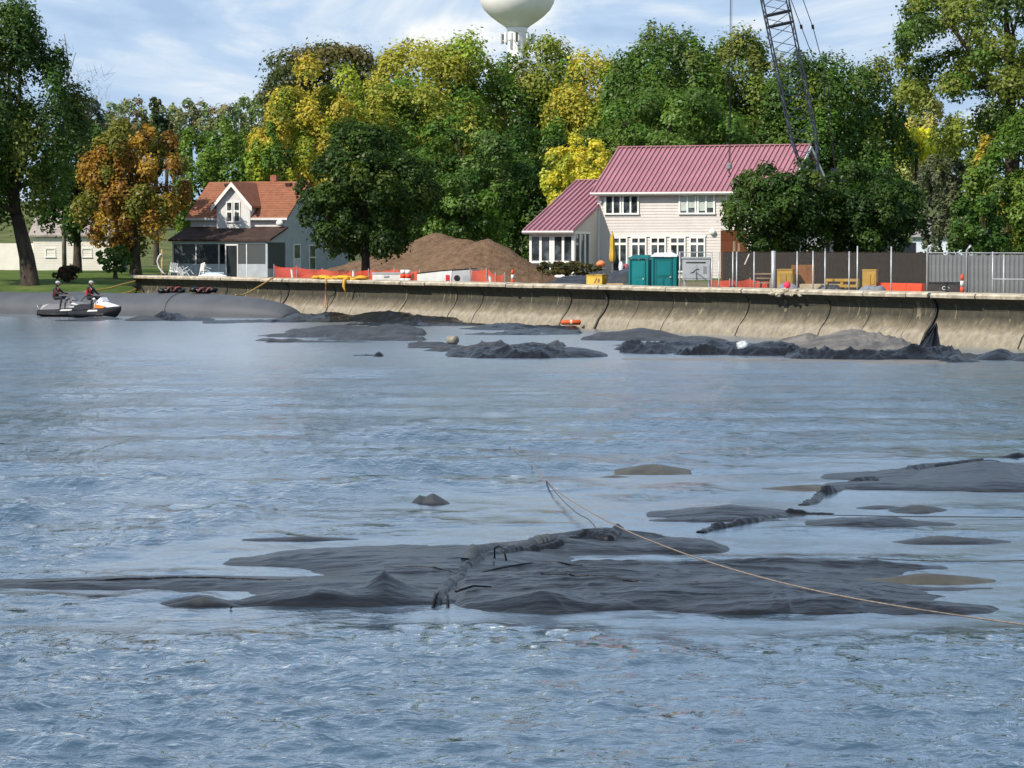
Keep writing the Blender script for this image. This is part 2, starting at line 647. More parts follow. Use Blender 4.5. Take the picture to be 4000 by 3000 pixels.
def ground_profile(s, left):
    far = np.interp(s, [150, 300, 2600], [0, 10, 26])
    if left:
        return np.interp(s, [0, 1, 3.5, 8, 15, 34, 60], [-0.3, 0.35, 0.85, 1.35, 1.62, 2.05, 2.2]) + far
    return np.interp(s, [0, 11, 26, 60], [1.5, 1.5, 1.98, 2.1]) + far


GX = np.array([[p[0] + p[2] * s for s in offs] for p in bl])
GY = np.array([[p[1] + p[3] * s for s in offs] for p in bl])
GZ = np.array([ground_profile(offs, p[4]) for p in bl])
# ease the left profile into the right one at the wall's end
nl = 28
for i in range(6):
    w = (6 - i) / 7.0
    GZ[nl + i] = GZ[nl + i] * (1 - w * 0.35) + ground_profile(offs, 1) * w * 0.35
GZ += (fbm(GX * 0.15, GY * 0.15, 3) - 0.5) * 0.16 * (offs[None, :] > 2)
dirt = np.clip(np.interp(GX, [-24, -12, 60, 200], [0.05, 0.9, 0.9, 0.3]), 0, 1) * (offs[None, :] < 24) + 0 * GX
dirt = np.maximum(dirt, np.interp(offs, [60, 110], [0, 0.3])[None, :] + 0 * GX)  # far lawn mixed browner to keep green bounce light off the tower
dirt = np.maximum(dirt, (np.array([p[4] for p in bl])[:, None] * (offs[None, :] < 1.5)) * 0.9)
me = grid_mesh('ground', GX, GY, GZ, M_ground, True, {'dirt': dirt})
tag(link('ground', me), kind='structure')


def gz(x, y):
    """height of the ground at a place (nearest sheet vertex, good enough for footings)"""
    i = np.argmin((GX - x) ** 2 + (GY - y) ** 2)
    return float(GZ.reshape(-1)[i])


# the lake bed shows nowhere; a bed sheet closes the water from below
bm_ = MB().box(-900, 900, -40, 240, -1.6, -1.5)
tag(bm_.build('lake_bed', mat('silt', (0.09, 0.08, 0.06), 0.9)), kind='structure')

# ================================================================== SEA WALL
M_conc = bpy.data.materials.new('weathered_concrete')
M_conc.use_nodes = True
t = M_conc.node_tree
b = t.nodes['Principled BSDF']
b.inputs['Roughness'].default_value = 0.85
b.inputs['Specular IOR Level'].default_value = 0.2
ge = N(t, 'ShaderNodeNewGeometry')
sep = N(t, 'ShaderNodeSeparateXYZ')
t.links.new(ge.outputs['Position'], sep.inputs[0])
mpn = N(t, 'ShaderNodeMapping')
mpn.inputs['Scale'].default_value = (1.6, 1.6, 0.35)
t.links.new(ge.outputs['Position'], mpn.inputs[0])
ns = N(t, 'ShaderNodeTexNoise', ins={'Scale': 1.0, 'Detail': 6.0, 'Roughness': 0.65, 'Distortion': 0.4})
t.links.new(mpn.outputs[0], ns.inputs['Vector'])
# tide line: algae and grime, with overhang shade painted in, sit above the old water level, the foot is bleached
ad = N(t, 'ShaderNodeMath', operation='MULTIPLY_ADD', ins={1: 0.55, 2: 0.0})
t.links.new(ns.outputs['Fac'], ad.inputs[0])
zs = N(t, 'ShaderNodeMath', operation='ADD')
t.links.new(sep.outputs['Z'], zs.inputs[0])
t.links.new(ad.outputs[0], zs.inputs[1])
zr = N(t, 'ShaderNodeMapRange', ins={1: 0.2, 2: 2.6, 3: 0.0, 4: 1.0})
t.links.new(zs.outputs[0], zr.inputs[0])
stain_shade = ramp(t, [(0.05, (0.27, 0.24, 0.185)), (0.24, (0.30, 0.268, 0.215)), (0.31, (0.20, 0.172, 0.127)), (0.43, (0.105, 0.094, 0.070)), (0.51, (0.058, 0.055, 0.043)), (0.74, (0.066, 0.062, 0.042)), (0.92, (0.10, 0.088, 0.056))])
t.links.new(zr.outputs[0], stain_shade.inputs[0])
nf = N(t, 'ShaderNodeTexNoise', ins={'Scale': 3.0, 'Detail': 8.0, 'Roughness': 0.7})
t.links.new(ge.outputs['Position'], nf.inputs['Vector'])
rf = ramp(t, [(0.3, (0.62, 0.62, 0.62)), (0.7, (1.25, 1.22, 1.18))])
t.links.new(nf.outputs['Fac'], rf.inputs[0])
mm = N(t, 'ShaderNodeMix', data_type='RGBA', blend_type='MULTIPLY', ins={'Factor': 1.0})
t.links.new(stain_shade.outputs[0], mm.inputs['A'])
t.links.new(rf.outputs[0], mm.inputs['B'])
# lime runs down from the joints of the coping
mpr = N(t, 'ShaderNodeMapping')
mpr.inputs['Scale'].default_value = (2.6, 2.6, 0.16)
t.links.new(ge.outputs['Position'], mpr.inputs[0])
nr = N(t, 'ShaderNodeTexNoise', ins={'Scale': 1.0, 'Detail': 5.0, 'Roughness': 0.6, 'Distortion': 1.2})
t.links.new(mpr.outputs[0], nr.inputs['Vector'])
rr = ramp(t, [(0.60, (0, 0, 0)), (0.68, (0.6, 0.6, 0.6))])
t.links.new(nr.outputs['Fac'], rr.inputs[0])
mm2 = N(t, 'ShaderNodeMix', data_type='RGBA', ins={'B': (0.30, 0.26, 0.17, 1)})
t.links.new(rr.outputs[0], mm2.inputs['Factor'])
t.links.new(mm.outputs['Result'], mm2.inputs['A'])
t.links.new(mm2.outputs['Result'], b.inputs['Base Color'])
bmn = N(t, 'ShaderNodeBump', ins={'Strength': 1.0, 'Distance': 0.05})
t.links.new(nf.outputs['Fac'], bmn.inputs['Height'])
t.links.new(bmn.outputs[0], b.inputs['Normal'])

M_cap = mat('coping_concrete', (0.43, 0.38, 0.29), 0.85, 0.35, 2.2, 0.03, 9, 0.2)
M_black = mat('black_rubber', (0.012, 0.012, 0.013), 0.5, 0.3, 3, 0.0)

wall = thing('sea_wall', 'long curved concrete sea wall with pale coping stones above the water', 'sea wall',
             (WALL_L.x, WALL_L.y, 0), math.atan2(WD.y, WD.x))
# local frame: x along the wall to the right, y inland, water on -y
PROF = [(-1.25, -0.5), (-1.15, 0.0), (-0.93, 0.45), (-0.62, 0.80), (-0.42, 1.15), (-0.36, 1.42), (-0.42, 1.66), (-0.60, 1.84), (-0.80, 1.93)]
SEGL = 3.05
NSEG = 40


def joint_x(px):
    q = wall_at(px) - WALL_L
    return q.length


seals = [joint_x(1152), joint_x(2402), joint_x(3688)]
x = 0.0
wr = random.Random(3)
for i in range(NSEG):
    ln = SEGL + wr.uniform(-0.25, 0.25)
    e = x + ln
    for s in seals:
        if x < s - 0.3 and e > s - 0.06: e = s - 0.06
    jit = wr.uniform(-0.035, 0.035)
    poly = [(x + 0.03, y + jit, z) for (y, z) in PROF] + [(x + 0.03, 0.35, 1.93), (x + 0.03, 0.35, -0.5)]
    MB().prism(poly, (e - x - 0.06, 0, 0)).build('wall_panel', M_conc, wall)
    # coping
    w2 = wr.uniform(-0.015, 0.03)
    cp = [(x + 0.02, -0.90 - w2, 1.942), (x + 0.02, -0.93 - w2, 2.06), (x + 0.02, -0.84 - w2, 2.13), (x + 0.02, 0.36, 2.16), (x + 0.02, 0.36, 1.942)]
    dz = wr.uniform(-0.012, 0.012)
    k = wr.uniform(-.05, .12)
    m = MB().prism([(a, b_, c + dz) for a, b_, c in cp], (e - x - 0.05, 0, 0))
    m.v = [(vx + (0.20 + k) * (-(vy) - 0.3), vy, vz) for vx, vy, vz in m.v]
    m.build('coping_stone', M_cap, wall)
    x = e + (0.12 if any(abs(e - (s - 0.06)) < 1e-6 for s in seals) else 0)
for s in seals:
    pts = [(s + (0.12 if z > 1.7 else 0), y - 0.03, z) for y, z in PROF]
    MB().tube(pts, [0.07] * len(pts), 6).build('joint_seal', M_black, wall, True)
# broken patch of rubble coping
rb = MB()
sx0 = joint_x(3130)
for i in range(16):
    rb.blob((sx0 + wr.uniform(-1.1, 1.1), -0.85 + wr.uniform(-0.12, 0.05), 2.0 + wr.uniform(-0.12, 0.14)), (wr.uniform(.1, .26), wr.uniform(.08, .16), wr.uniform(.06, .12)), 7, 5, 0.25, i)
rb.build('broken_coping', M_cap, wall)
# end return of the wall at the left
MB().box(-0.45, -0.004, -0.45, 0.35, -0.5, 2.02).build('end_block', mat('end_concrete', (0.24, 0.20, 0.14), 0.9, 0.45, 1.6, 0.04, 8, 0.2), wall)

# ================================================================== TREES
M_leaf = leaf_mat('foliage')
M_bark = mat('bark', (0.058, 0.046, 0.036), 0.9, 0.4, 4, 0.05, 9, 0.15, stretch=(1, 1, 0.3))
M_bark2 = mat('grey_bark', (0.15, 0.125, 0.10), 0.9, 0.4, 4, 0.04, 9, 0.15, stretch=(1, 1, 0.3))


def unit(v):
    return v / np.maximum(np.linalg.norm(v, axis=-1, keepdims=True), 1e-9)


def leaf_quads(P, Nn, size, rs, long=1.5):
    """diamond leaves at P with normals Nn"""
    n = len(P)
    r = rs.normal(size=(n, 3))
    a = unit(np.cross(Nn, r))
    b_ = np.cross(Nn, a)
    sz = (size * rs.uniform(0.55, 1.35, n))[:, None]
    # a droop bends each leaf out of one plane
    c0 = P - a * sz * long * 0.5
    c1 = P + b_ * sz * 0.5 - Nn * sz * 0.12
    c2 = P + a * sz * long * 0.5 - Nn * sz * 0.25
    c3 = P - b_ * sz * 0.5 - Nn * sz * 0.12
    co = np.stack([c0, c1, c2, c3], 1).reshape(-1, 3)
    return co


def crown_mesh(name, R, cz, rs, nclump, nleaf, size, cols, shape='round', clump=(0.2, 0.34), stretch=1.0, inner=0.25, flat_bottom=0.0, fringe=0.06, light_side=None, bright=1.36):
    Rx, Ry, Rz = R
    # clump centres
    dirs = unit(rs.normal(size=(nclump, 3)))
    # spread them by relaxing
    for _ in range(6):
        dlt = dirs[:, None] - dirs[None]
        dist = np.linalg.norm(dlt, axis=2) + np.eye(nclump)
        dirs = unit(dirs + 0.05 * (dlt / dist[..., None] ** 3).sum(1) / max(nclump / 20, 1))
    rad = np.where(rs.rand(nclump) < inner, rs.uniform(0.25, 0.6, nclump), rs.uniform(0.66, 0.92, nclump))
    cc = dirs * rad[:, None]
    cr = rs.uniform(clump[0], clump[1], nclump)
    if shape == 'cone':
        h = (cc[:, 2] + 1) / 2
        cc[:, :2] *= (1.15 * (1 - h) + 0.10)[:, None]
        cr *= (1.15 - 0.75 * h)
    elif shape == 'tall':
        h = (cc[:, 2] + 1) / 2
        cc[:, :2] *= np.interp(h, [0, .25, .6, 1], [.8, 1.05, .95, .55])[:, None]
    elif shape == 'dome':
        cc[:, 2] = np.where(cc[:, 2] < 0, cc[:, 2] * 0.75, cc[:, 2])
        k = np.clip(cc[:, 2], 0, 1)
        cc[:, :2] *= (1.12 - 0.25 * k)[:, None]
    if flat_bottom:
        cc[:, 2] = np.maximum(cc[:, 2], -1 + flat_bottom * rs.rand(nclump))
    wts = cr ** 2
    cnt = np.maximum((nleaf * wts / wts.sum()).astype(int), 3)
    idx = np.repeat(np.arange(nclump), cnt)
    n = len(idx)
    d = unit(rs.normal(size=(n, 3)))
    outw = unit(cc[idx] + 1e-6)
    flip = ((d * outw).sum(1) < -0.25) & (rs.rand(n) < 0.8)
    d[flip] *= -1
    d[:, 2] = np.where((d[:, 2] < -0.3) & (rs.rand(n) < 0.55), -d[:, 2], d[:, 2])
    rr_ = cr[idx] * np.where(rs.rand(n) < fringe, rs.uniform(1.0, 1.35, n), rs.uniform(0.62, 1.04, n))
    # lobed clumps
    lob = 1 + 0.35 * (vn(d[:, 0] * 2.6 + idx * 3.1, d[:, 1] * 2.6 + d[:, 2] * 1.9 + idx * 1.7, 3) - 0.5)
    P = cc[idx] + d * (rr_ * lob)[:, None] * np.array([1, 1, stretch])
    P = P * np.array([Rx, Ry, Rz])
    # normals in real space
    nn = unit(d * 0.9 + np.array([0, 0, 0.35]) + rs.normal(size=(n, 3)) * 0.36)
    P[:, 2] += cz
    co = leaf_quads(P, nn, size, rs)
    q = np.arange(4 * n).reshape(n, 4)
    me = bpy.data.meshes.new(name)
    quads(me, co, q)
    # leaf colour: each clump leans to one of the tree's colours, each leaf strays a little
    cols_a = np.array([c[:3] for c in cols])
    pw = np.array([c[3] for c in cols], float)
    pw /= pw.sum()
    pick = rs.choice(len(cols), nclump, p=pw)
    if light_side is not None:          # the last colour gathers on one side of the tree (turning leaves)
        s = cc @ np.array(light_side)
        pick = np.where(s + rs.normal(0, 0.25, nclump) > 0.45, len(cols) - 1, pick)
    leafpick = np.where(rs.rand(n) < 0.92, pick[idx], rs.choice(len(cols), n, p=pw))
    c = cols_a[leafpick] * (1 + 0.13 * rs.normal(size=(nclump, 1)))[idx] * rs.uniform(0.84, 1.16, (n, 1))
    c = c * bright
    c = np.clip(c * (1 + rs.normal(0, 0.06, (n, 3))), 0.003, 0.8)
    ca = np.ones((n, 4, 4), np.float32)
    ca[:, :, :3] = c[:, None, :]
    at_ = me.attributes.new('tint', 'FLOAT_COLOR', 'POINT')
    at_.data.foreach_set('color', ca.reshape(-1))
    me.materials.append(M_leaf)
    me.update()
    return me, cc * np.array([Rx, Ry, Rz]) + np.array([0, 0, cz]), rad


def limb(m, a, b_, r0, r1, rr_, bend=0.15, n=7, k=5):
    a, b_ = Vector(a), Vector(b_)
    ln = (b_ - a).length
    off = Vector((rr_.uniform(-1, 1), rr_.uniform(-1, 1), rr_.uniform(-.3, .6))) * ln * bend
    pts = []
    rad = []
    for i in range(k + 1):
        f = i / k
        p = a.lerp(b_, f) + off * math.sin(f * math.pi) * 0.6 + Vector((rr_.uniform(-1, 1), rr_.uniform(-1, 1), 0)) * ln * 0.012
        pts.append(p)
        rad.append(r0 + (r1 - r0) * f)
    m.tube(pts, rad, n)
    return pts


TREE_N = [0]


def tree(name, label, px, top, bot, width, d, cols, base=None, trunk_px=None, nclump=46, dens=1.0, leaf=None, shape='round', group=None, cat='tree',
         trunk_r=None, limbs=7, bark=None, lean=0.0, depth=None, **kw):
    """crown seen from column px-width/2 to px+width/2 and from row top to row bot, at distance d"""
    TREE_N[0] += 1
    seed = TREE_N[0] * 13 + 5
    rs = np.random.RandomState(seed)
    rr_ = random.Random(seed)
    s = d / F
    c = W(px, (top + bot) / 2, d)
    z0 = base if base is not None else gz(c.x, d)
    R = (1.05 * width / 2 * s, (depth if depth else width / 2 * s), 1.03 * (bot - top) / 2 * s)
    tp = trunk_px if trunk_px is not None else px
    bx = W(tp, (top + bot) / 2, d).x
    root = thing(name, label, cat, (bx, d, z0), 0, group)
    lf = leaf if leaf else max(0.12, d * 0.00088)
    area = math.pi * R[0] * R[2]
    nleaf = int(min(64000, max(1500, dens * 8.0 * area / (lf * lf * 0.75))))
    me, cen, rad = crown_mesh('crown', R, c.z - z0, rs, nclump, nleaf, lf, cols, shape, **kw)
    ox = c.x - bx
    cr = link('crown', me, root, (ox, 0, 0))
    tr = trunk_r if trunk_r else max(0.14, R[0] * 0.085)
    m = MB()
    zt = c.z - z0
    fork = Vector((ox * 0.35, 0, max(0.5, (zt - R[2]) + 0.35 * R[2])))
    tp_ = [Vector((0, 0, -0.35)), Vector((0.0, 0, 0.1)), Vector((ox * 0.08 + lean * 0.3, 0, fork.z * 0.4)), fork]
    m.tube(tp_, [tr * 1.75, tr * 1.25, tr, tr * 0.8], 10)
    limb(m, fork, (ox * 0.9, 0, zt + R[2] * 0.55), tr * 0.75, tr * 0.15, rr_, 0.06)
    order = np.argsort(-rad)[:limbs * 3]
    rs.shuffle(order)
    for i in order[:limbs]:
        e = cen[i]
        f = rr_.uniform(0.0, 0.75)
        st = fork.lerp(Vector((ox * 0.8, 0, zt + R[2] * 0.3)), f)
        limb(m, st, (e[0] + ox, e[1], e[2]), tr * (0.5 - 0.28 * f), tr * 0.08, rr_, 0.12)
    m.build('trunk', bark or M_bark, root, True)
    return root


G_DARK = (0.036, 0.078, 0.014)
G_MID = (0.080, 0.150, 0.022)
G_OLIVE = (0.155, 0.190, 0.026)
G_LITE = (0.20, 0.27, 0.032)
G_YEL = (0.46, 0.38, 0.050)
G_GOLD = (0.34, 0.22, 0.030)
G_ORG = (0.36, 0.200, 0.033)
G_BRN = (0.25, 0.135, 0.030)


def C(c, w):
    return (*c, w)


GB = 'trees of the wood behind the houses'
# ---- far hill behind the left houses
hill = [(60, 395, 560, 240, 400), (400, 400, 540, 200, 430), (505, 392, 520, 170, 445), (650, 405, 540, 150, 440), (745, 385, 530, 190, 450), (870, 395, 560, 190, 430), (985, 372, 560, 170, 445), (1075, 420, 600, 160, 430), (330, 370, 560, 160, 380)]
hl = ['hazy green far tree rising left of the spruce tip', 'round far tree directly above the orange tree, left side', 'far olive tree beside the left of the spruce tip', 'far green tree just right of the dark spruce tip',
      'far tree with brownish crown on the hill skyline', 'wide far tree on the hill above the red-roofed house', 'tallest pale tree on the far hill skyline', 'far tree at the foot of the yellow maple, hill side', 'dark bluish far tree behind the bare branches at left']
for i, (px, tp_, bt, wd, d) in enumerate(hill):
    tree('hill_tree', hl[i], px, tp_, bt + 60, wd, d, [C((0.12, 0.17, 0.06), 3), C((0.16, 0.18, 0.075), 2), C((0.20, 0.17, 0.085), 1 if i != 4 else 4)] if i != 8 else [C((0.05, 0.075, 0.06), 1)],
         nclump=30, dens=0.6, group='trees on the far hill')
tree('spruce_tree', 'dark pointed spruce tip standing above the orange tree', 608, 355, 700, 210, 300, [C((0.035, 0.06, 0.025), 3), C((0.08, 0.088, 0.03), 1)], shape='cone', nclump=60, dens=0.8, clump=(.14, .22))
# ---- the wood, back row
tree('dark_maple_tree', 'dark brownish green tree behind the yellow maple, upper left of the wood', 1285, 180, 560, 500, 285, [C((0.065, 0.08, 0.022), 3), C((0.11, 0.095, 0.03), 2)], nclump=60, group=GB)
tree('maple_tree', 'tall maple below the water tower with yellow-green top', 1720, 140, 800, 560, 262, [C(G_OLIVE, 3), C(G_LITE, 3), C(G_MID, 3), C((0.33, 0.32, 0.045), 3)], nclump=80, group=GB, light_side=(-0.45, -0.2, 0.75))
tree('maple_tree', 'olive green tree right of the water tower stem', 2110, 150, 780, 400, 268, [C(G_OLIVE, 3), C(G_MID, 2), C((0.21, 0.22, 0.045), 2)], nclump=64, group=GB)
tree('maple_tree', 'yellowing tree in the dip between tower and tall elm', 2340, 205, 820, 400, 255, [C(G_OLIVE, 2), C(G_LITE, 2), C((0.33, 0.30, 0.04), 3)], nclump=64, group=GB, light_side=(-0.4, -0.2, 0.8))
tree('elm_tree', 'tall feathery dark green elm with the highest ragged top', 2600, 95, 720, 520, 240, [C((0.07, 0.13, 0.026), 3), C(G_MID, 3), C((0.13, 0.175, 0.04), 2)], shape='tall', nclump=80, stretch=1.5, clump=(.13, .24), fringe=0.14, group=GB)
tree('elm_tree', 'green tree behind the crane boom', 2900, 150, 760, 480, 242, [C(G_MID, 3), C((0.13, 0.175, 0.033), 3), C((0.18, 0.20, 0.045), 1)], shape='tall', nclump=74, stretch=1.4, clump=(.13, .24), fringe=0.14, group=GB)
tree('elm_tree', 'broad dark green tree right of the crane boom', 3250, 190, 1000, 620, 236, [C((0.05, 0.10, 0.018), 3), C(G_MID, 3), C(G_OLIVE, 1)], shape='round', nclump=90, stretch=1.2, clump=(.14, .25), fringe=0.1, group=GB)
tree('elm_tree', 'dark tree filling behind the red metal roof', 2620, 330, 940, 700, 228, [C((0.06, 0.11, 0.02), 3), C(G_MID, 3), C((0.10, 0.165, 0.03), 2)], nclump=80, clump=(.14, .24), fringe=0.1, group=GB)
tree('locust_tree', 'pale yellow green tree in the gap left of the right maple', 3585, 335, 900, 330, 290, [C((0.27, 0.29, 0.09), 3), C((0.18, 0.21, 0.07), 3), C((0.38, 0.35, 0.09), 1)], nclump=46, clump=(.16, .26), group=GB)
tree('ginkgo_tree', 'bright lemon yellow tree in the gap beside the dark elm', 3580, 500, 640, 180, 240, [C((0.75, 0.60, 0.03), 1), C((0.62, 0.53, 0.035), 1)], nclump=24)
# ---- middle row
tree('willow_tree', 'mid green feathery tree behind the red-roofed farmhouse', 850, 480, 1030, 360, 246, [C(G_MID, 3), C((0.12, 0.20, 0.03), 3), C((0.15, 0.20, 0.04), 1)], nclump=60, stretch=1.5, clump=(.14, .24), group=GB)
tree('yellow_maple_tree', 'large maple turning yellow, left edge of the wood', 1250, 265, 1000, 500, 244, [C(G_LITE, 3), C((0.31, 0.36, 0.04), 3), C(G_OLIVE, 2), C(G_YEL, 4)], nclump=95, bright=1.15, clump=(.15, .25), group=GB, light_side=(-0.75, -0.1, 0.45))
tree('yellow_maple_tree', 'bright lime tree beside the farmhouse chimney', 1045, 500, 980, 190, 238, [C(G_LITE, 3), C((0.33, 0.37, 0.04), 2), C(G_MID, 2)], nclump=40, clump=(.18, .28), group=GB)
tree('maple_tree', 'dark green maple with pale undersides left of the small yellow tree', 1800, 470, 1000, 520, 214, [C(G_MID, 4), C((0.115, 0.19, 0.045), 3), C(G_DARK, 2)], nclump=85, clump=(.14, .22), group=GB)
tree('maple_tree', 'shaded green tree behind the small yellow tree', 2080, 480, 1040, 330, 226, [C(G_DARK, 3), C(G_MID, 3), C(G_OLIVE, 1)], nclump=56, group=GB)
tree('maple_tree', 'olive maple in the middle of the wood', 1560, 330, 820, 420, 250, [C(G_OLIVE, 3), C(G_MID, 3), C((0.26, 0.27, 0.04), 2)], nclump=66, group=GB)
tree('honey_locust_tree', 'small yellow tree beside the sunroom roof', 2255, 535, 860, 320, 206, [C((0.46, 0.43, 0.045), 4), C((0.31, 0.34, 0.04), 3), C((0.55, 0.46, 0.05), 2)], nclump=60, clump=(.14, .22), fringe=0.12, dens=0.85)
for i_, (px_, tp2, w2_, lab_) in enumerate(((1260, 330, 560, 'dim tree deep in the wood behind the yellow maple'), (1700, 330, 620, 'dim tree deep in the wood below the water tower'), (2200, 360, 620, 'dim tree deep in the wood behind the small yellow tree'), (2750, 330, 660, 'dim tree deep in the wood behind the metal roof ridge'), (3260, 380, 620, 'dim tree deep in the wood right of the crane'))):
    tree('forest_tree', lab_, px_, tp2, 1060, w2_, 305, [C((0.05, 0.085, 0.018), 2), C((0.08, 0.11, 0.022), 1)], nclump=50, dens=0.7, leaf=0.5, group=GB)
# ---- by the houses and shore
tree('oak_tree', 'orange brown autumn tree left of the red-roofed farmhouse', 512, 455, 1015, 445, 211, [C(G_BRN, 3), C(G_ORG, 4), C((0.44, 0.28, 0.04), 3), C((0.20, 0.21, 0.035), 4)], trunk_px=528, trunk_r=0.38, bright=0.98, nclump=80, clump=(.13, .22), bark=M_bark)
tree('shore_maple_tree', 'dense dark green maple in front of the gravel pile', 1425, 470, 1045, 540, 171, [C((0.034, 0.072, 0.013), 4), C((0.05, 0.098, 0.016), 3), C((0.09, 0.135, 0.022), 1)], trunk_px=1428, trunk_r=0.27, bright=1.05, nclump=95, clump=(.13, .22), dens=1.15, shape='round')
tree('willow_tree', 'huge dark willow with sparse grey twigs at the left edge', -30, 10, 1000, 660, 192, [C((0.035, 0.075, 0.014), 3), C((0.06, 0.11, 0.018), 3), C((0.13, 0.165, 0.03), 2)], trunk_px=112, trunk_r=0.52, shape='dome', nclump=95, stretch=1.25, clump=(.13, .22), dens=1.0, fringe=0.22, limbs=14, bark=M_bark, base=1.45)
tree('understory_tree', 'shaded dark tree between the willow and the orange tree', 300, 470, 935, 340, 220, [C((0.036, 0.075, 0.016), 3), C((0.07, 0.115, 0.022), 2)], nclump=56, dens=1.0, clump=(.15, .25))
tree('big_maple_tree', 'tall maple leaning in from the right edge with a thick trunk', 3930, -160, 640, 950, 172, [C(G_MID, 3), C(G_OLIVE, 3), C((0.17, 0.205, 0.034), 3), C((0.05, 0.09, 0.018), 2)], trunk_px=3960, trunk_r=0.45, nclump=95, clump=(.11, .19), dens=0.8, limbs=14, inner=0.15, fringe=0.12)
tree('blue_spruce_tree', 'grey green spruce behind the chain-link fence', 3715, 560, 1060, 300, 178, [C((0.12, 0.14, 0.075), 3), C((0.08, 0.10, 0.055), 3), C((0.17, 0.175, 0.095), 1)], shape='dome', nclump=66, clump=(.13, .2), dens=0.9)
tree('right_maple_tree', 'green tree with yellow sprigs at the right edge', 3985, 430, 1040, 460, 165, [C(G_MID, 3), C((0.12, 0.185, 0.03), 3), C((0.42, 0.33, 0.04), 1)], nclump=80, clump=(.13, .22))
tree('lilac_bush', 'glossy dark green bush low at the right behind the grey fence', 3835, 750, 1060, 250, 158, [C((0.045, 0.10, 0.018), 3), C((0.07, 0.14, 0.022), 2)], cat='bush', nclump=50, clump=(.15, .25))
tree('clipped_maple_tree', 'rounded dark green tree before the right end of the metal roof', 3052, 612, 1030, 440, 152, [C((0.034, 0.074, 0.013), 4), C((0.055, 0.105, 0.017), 3), C((0.10, 0.145, 0.024), 1)], nclump=120, bright=1.15, clump=(.15, .23), shape='round', dens=1.5, inner=0.4)
tree('clipped_maple_tree', 'dark green bushy tree right of the metal-roofed house', 3400, 640, 1045, 420, 154, [C((0.028, 0.064, 0.013), 4), C((0.048, 0.095, 0.016), 3)], nclump=110, bright=1.15, clump=(.15, .23), shape='round', dens=1.4, inner=0.4)
tree('garden_bush', 'bright green bush at the foot of the orange tree', 450, 965, 1062, 130, 204, [C((0.05, 0.11, 0.02), 2), C((0.08, 0.13, 0.03), 1)], cat='bush', nclump=26, clump=(.2, .35), limbs=4)
tree('round_bush', 'low dark reddish brown rounded bush on the lawn', 262, 1036, 1094, 90, 196, [C((0.03, 0.03, 0.014), 4), C((0.12, 0.035, 0.02), 1)], cat='bush', nclump=40, clump=(.3, .45), limbs=3, shape='round', leaf=0.12, dens=3, inner=0.5)
tree('brown_grass_clump', 'strip of brownish ornamental grass under the sunroom windows', 2215, 1018, 1078, 250, 176, [C((0.10, 0.085, 0.03), 3), C((0.05, 0.055, 0.02), 2)], cat='plant', nclump=36, clump=(.14, .25), stretch=1.4, limbs=4, depth=0.9)

# bare twigs at the top right of the willow
m = MB()
rr2 = random.Random(4)
wz = gz(W(230, 600, 228).x, 228)
root = thing('bare_tree', 'thin leafless tree poking above the willow at left', 'tree', (W(255, 600, 228).x, 228, wz))
pb = W(255, 600, 228)


def lp(px, py, dy=0.0):
    q = W(px, py, 228 + dy)
    return (q.x - pb.x, q.y - 228, q.z - wz)


m = MB()
limb(m, (0, 0, -0.2), lp(240, 400), 0.2, 0.10, rr2, 0.03)
limb(m, lp(240, 400), lp(268, 250), 0.10, 0.05, rr2, 0.08)
limb(m, lp(268, 250), lp(252, 132), 0.06, 0.02, rr2, 0.1)
limb(m, lp(262, 320), lp(297, 205), 0.055, 0.02, rr2, 0.1)
limb(m, lp(225, 350), lp(205, 240), 0.05, 0.02, rr2, 0.1)
m.build('trunk', M_bark2, root, True)
m = MB()
for i in range(130):
    a = lp(rr2.uniform(170, 420), rr2.uniform(280, 480), rr2.uniform(-2, 2))
    b_ = (a[0] + rr2.uniform(-.5, .9), a[1] + rr2.uniform(-.5, .5), a[2] + rr2.uniform(.2, 1.1))
    limb(m, a, b_, 0.011, 0.005, rr2, 0.15, 4, 3)
for i in range(30):
    a = lp(rr2.uniform(195, 300), rr2.uniform(180, 330), rr2.uniform(-.5, .5))
    limb(m, a, (a[0] + rr2.uniform(-.4, .5), a[1], a[2] + rr2.uniform(.2, .8)), 0.009, 0.004, rr2, 0.15, 4, 3)
tag(m.build('twig', M_bark2, root, True), kind='stuff')
# ================================================================== WATER TOWER
TD = 560.0
tw = W(2020, 500, TD)
ts = TD / F
M_tower = mat('tower_white_paint', (0.86, 0.85, 0.83), 0.35, 0.05, 0.25, 0.0, spec=0.4)
M_steel = mat('galvanised_steel', (0.42, 0.43, 0.44), 0.45, 0.15, 3, 0.0, spec=0.5, metal=0.4)
root = thing('water_tower', 'white bulb water tower rising behind the trees', 'water tower', (tw.x, TD, 10))
zz = lambda py: W(2020, py, TD).z - 10
m = MB()
pr = [(150, -110), (152, -60), (148, -10), (143, 12), (128, 40), (104, 64), (78, 84), (54, 100), (44, 108)]
prof = [(0.6, zz(-265)), (3.0, zz(-262)), (60 * ts, zz(-245)), (110 * ts, zz(-205)), (140 * ts, zz(-160))] + [(r * ts, zz(y)) for r, y in pr]
m.lathe(prof[::-1], 48)
m.build('tank', M_tower, root, True)
m = MB()
m.lathe([(72 * ts, -3), (58 * ts, 2), (40 * ts, 12), (37 * ts, zz(190)), (36 * ts, zz(135)), (38 * ts, zz(122)), (43 * ts, zz(108))], 40)
m.build('stem', M_tower, root, True)
m = MB()
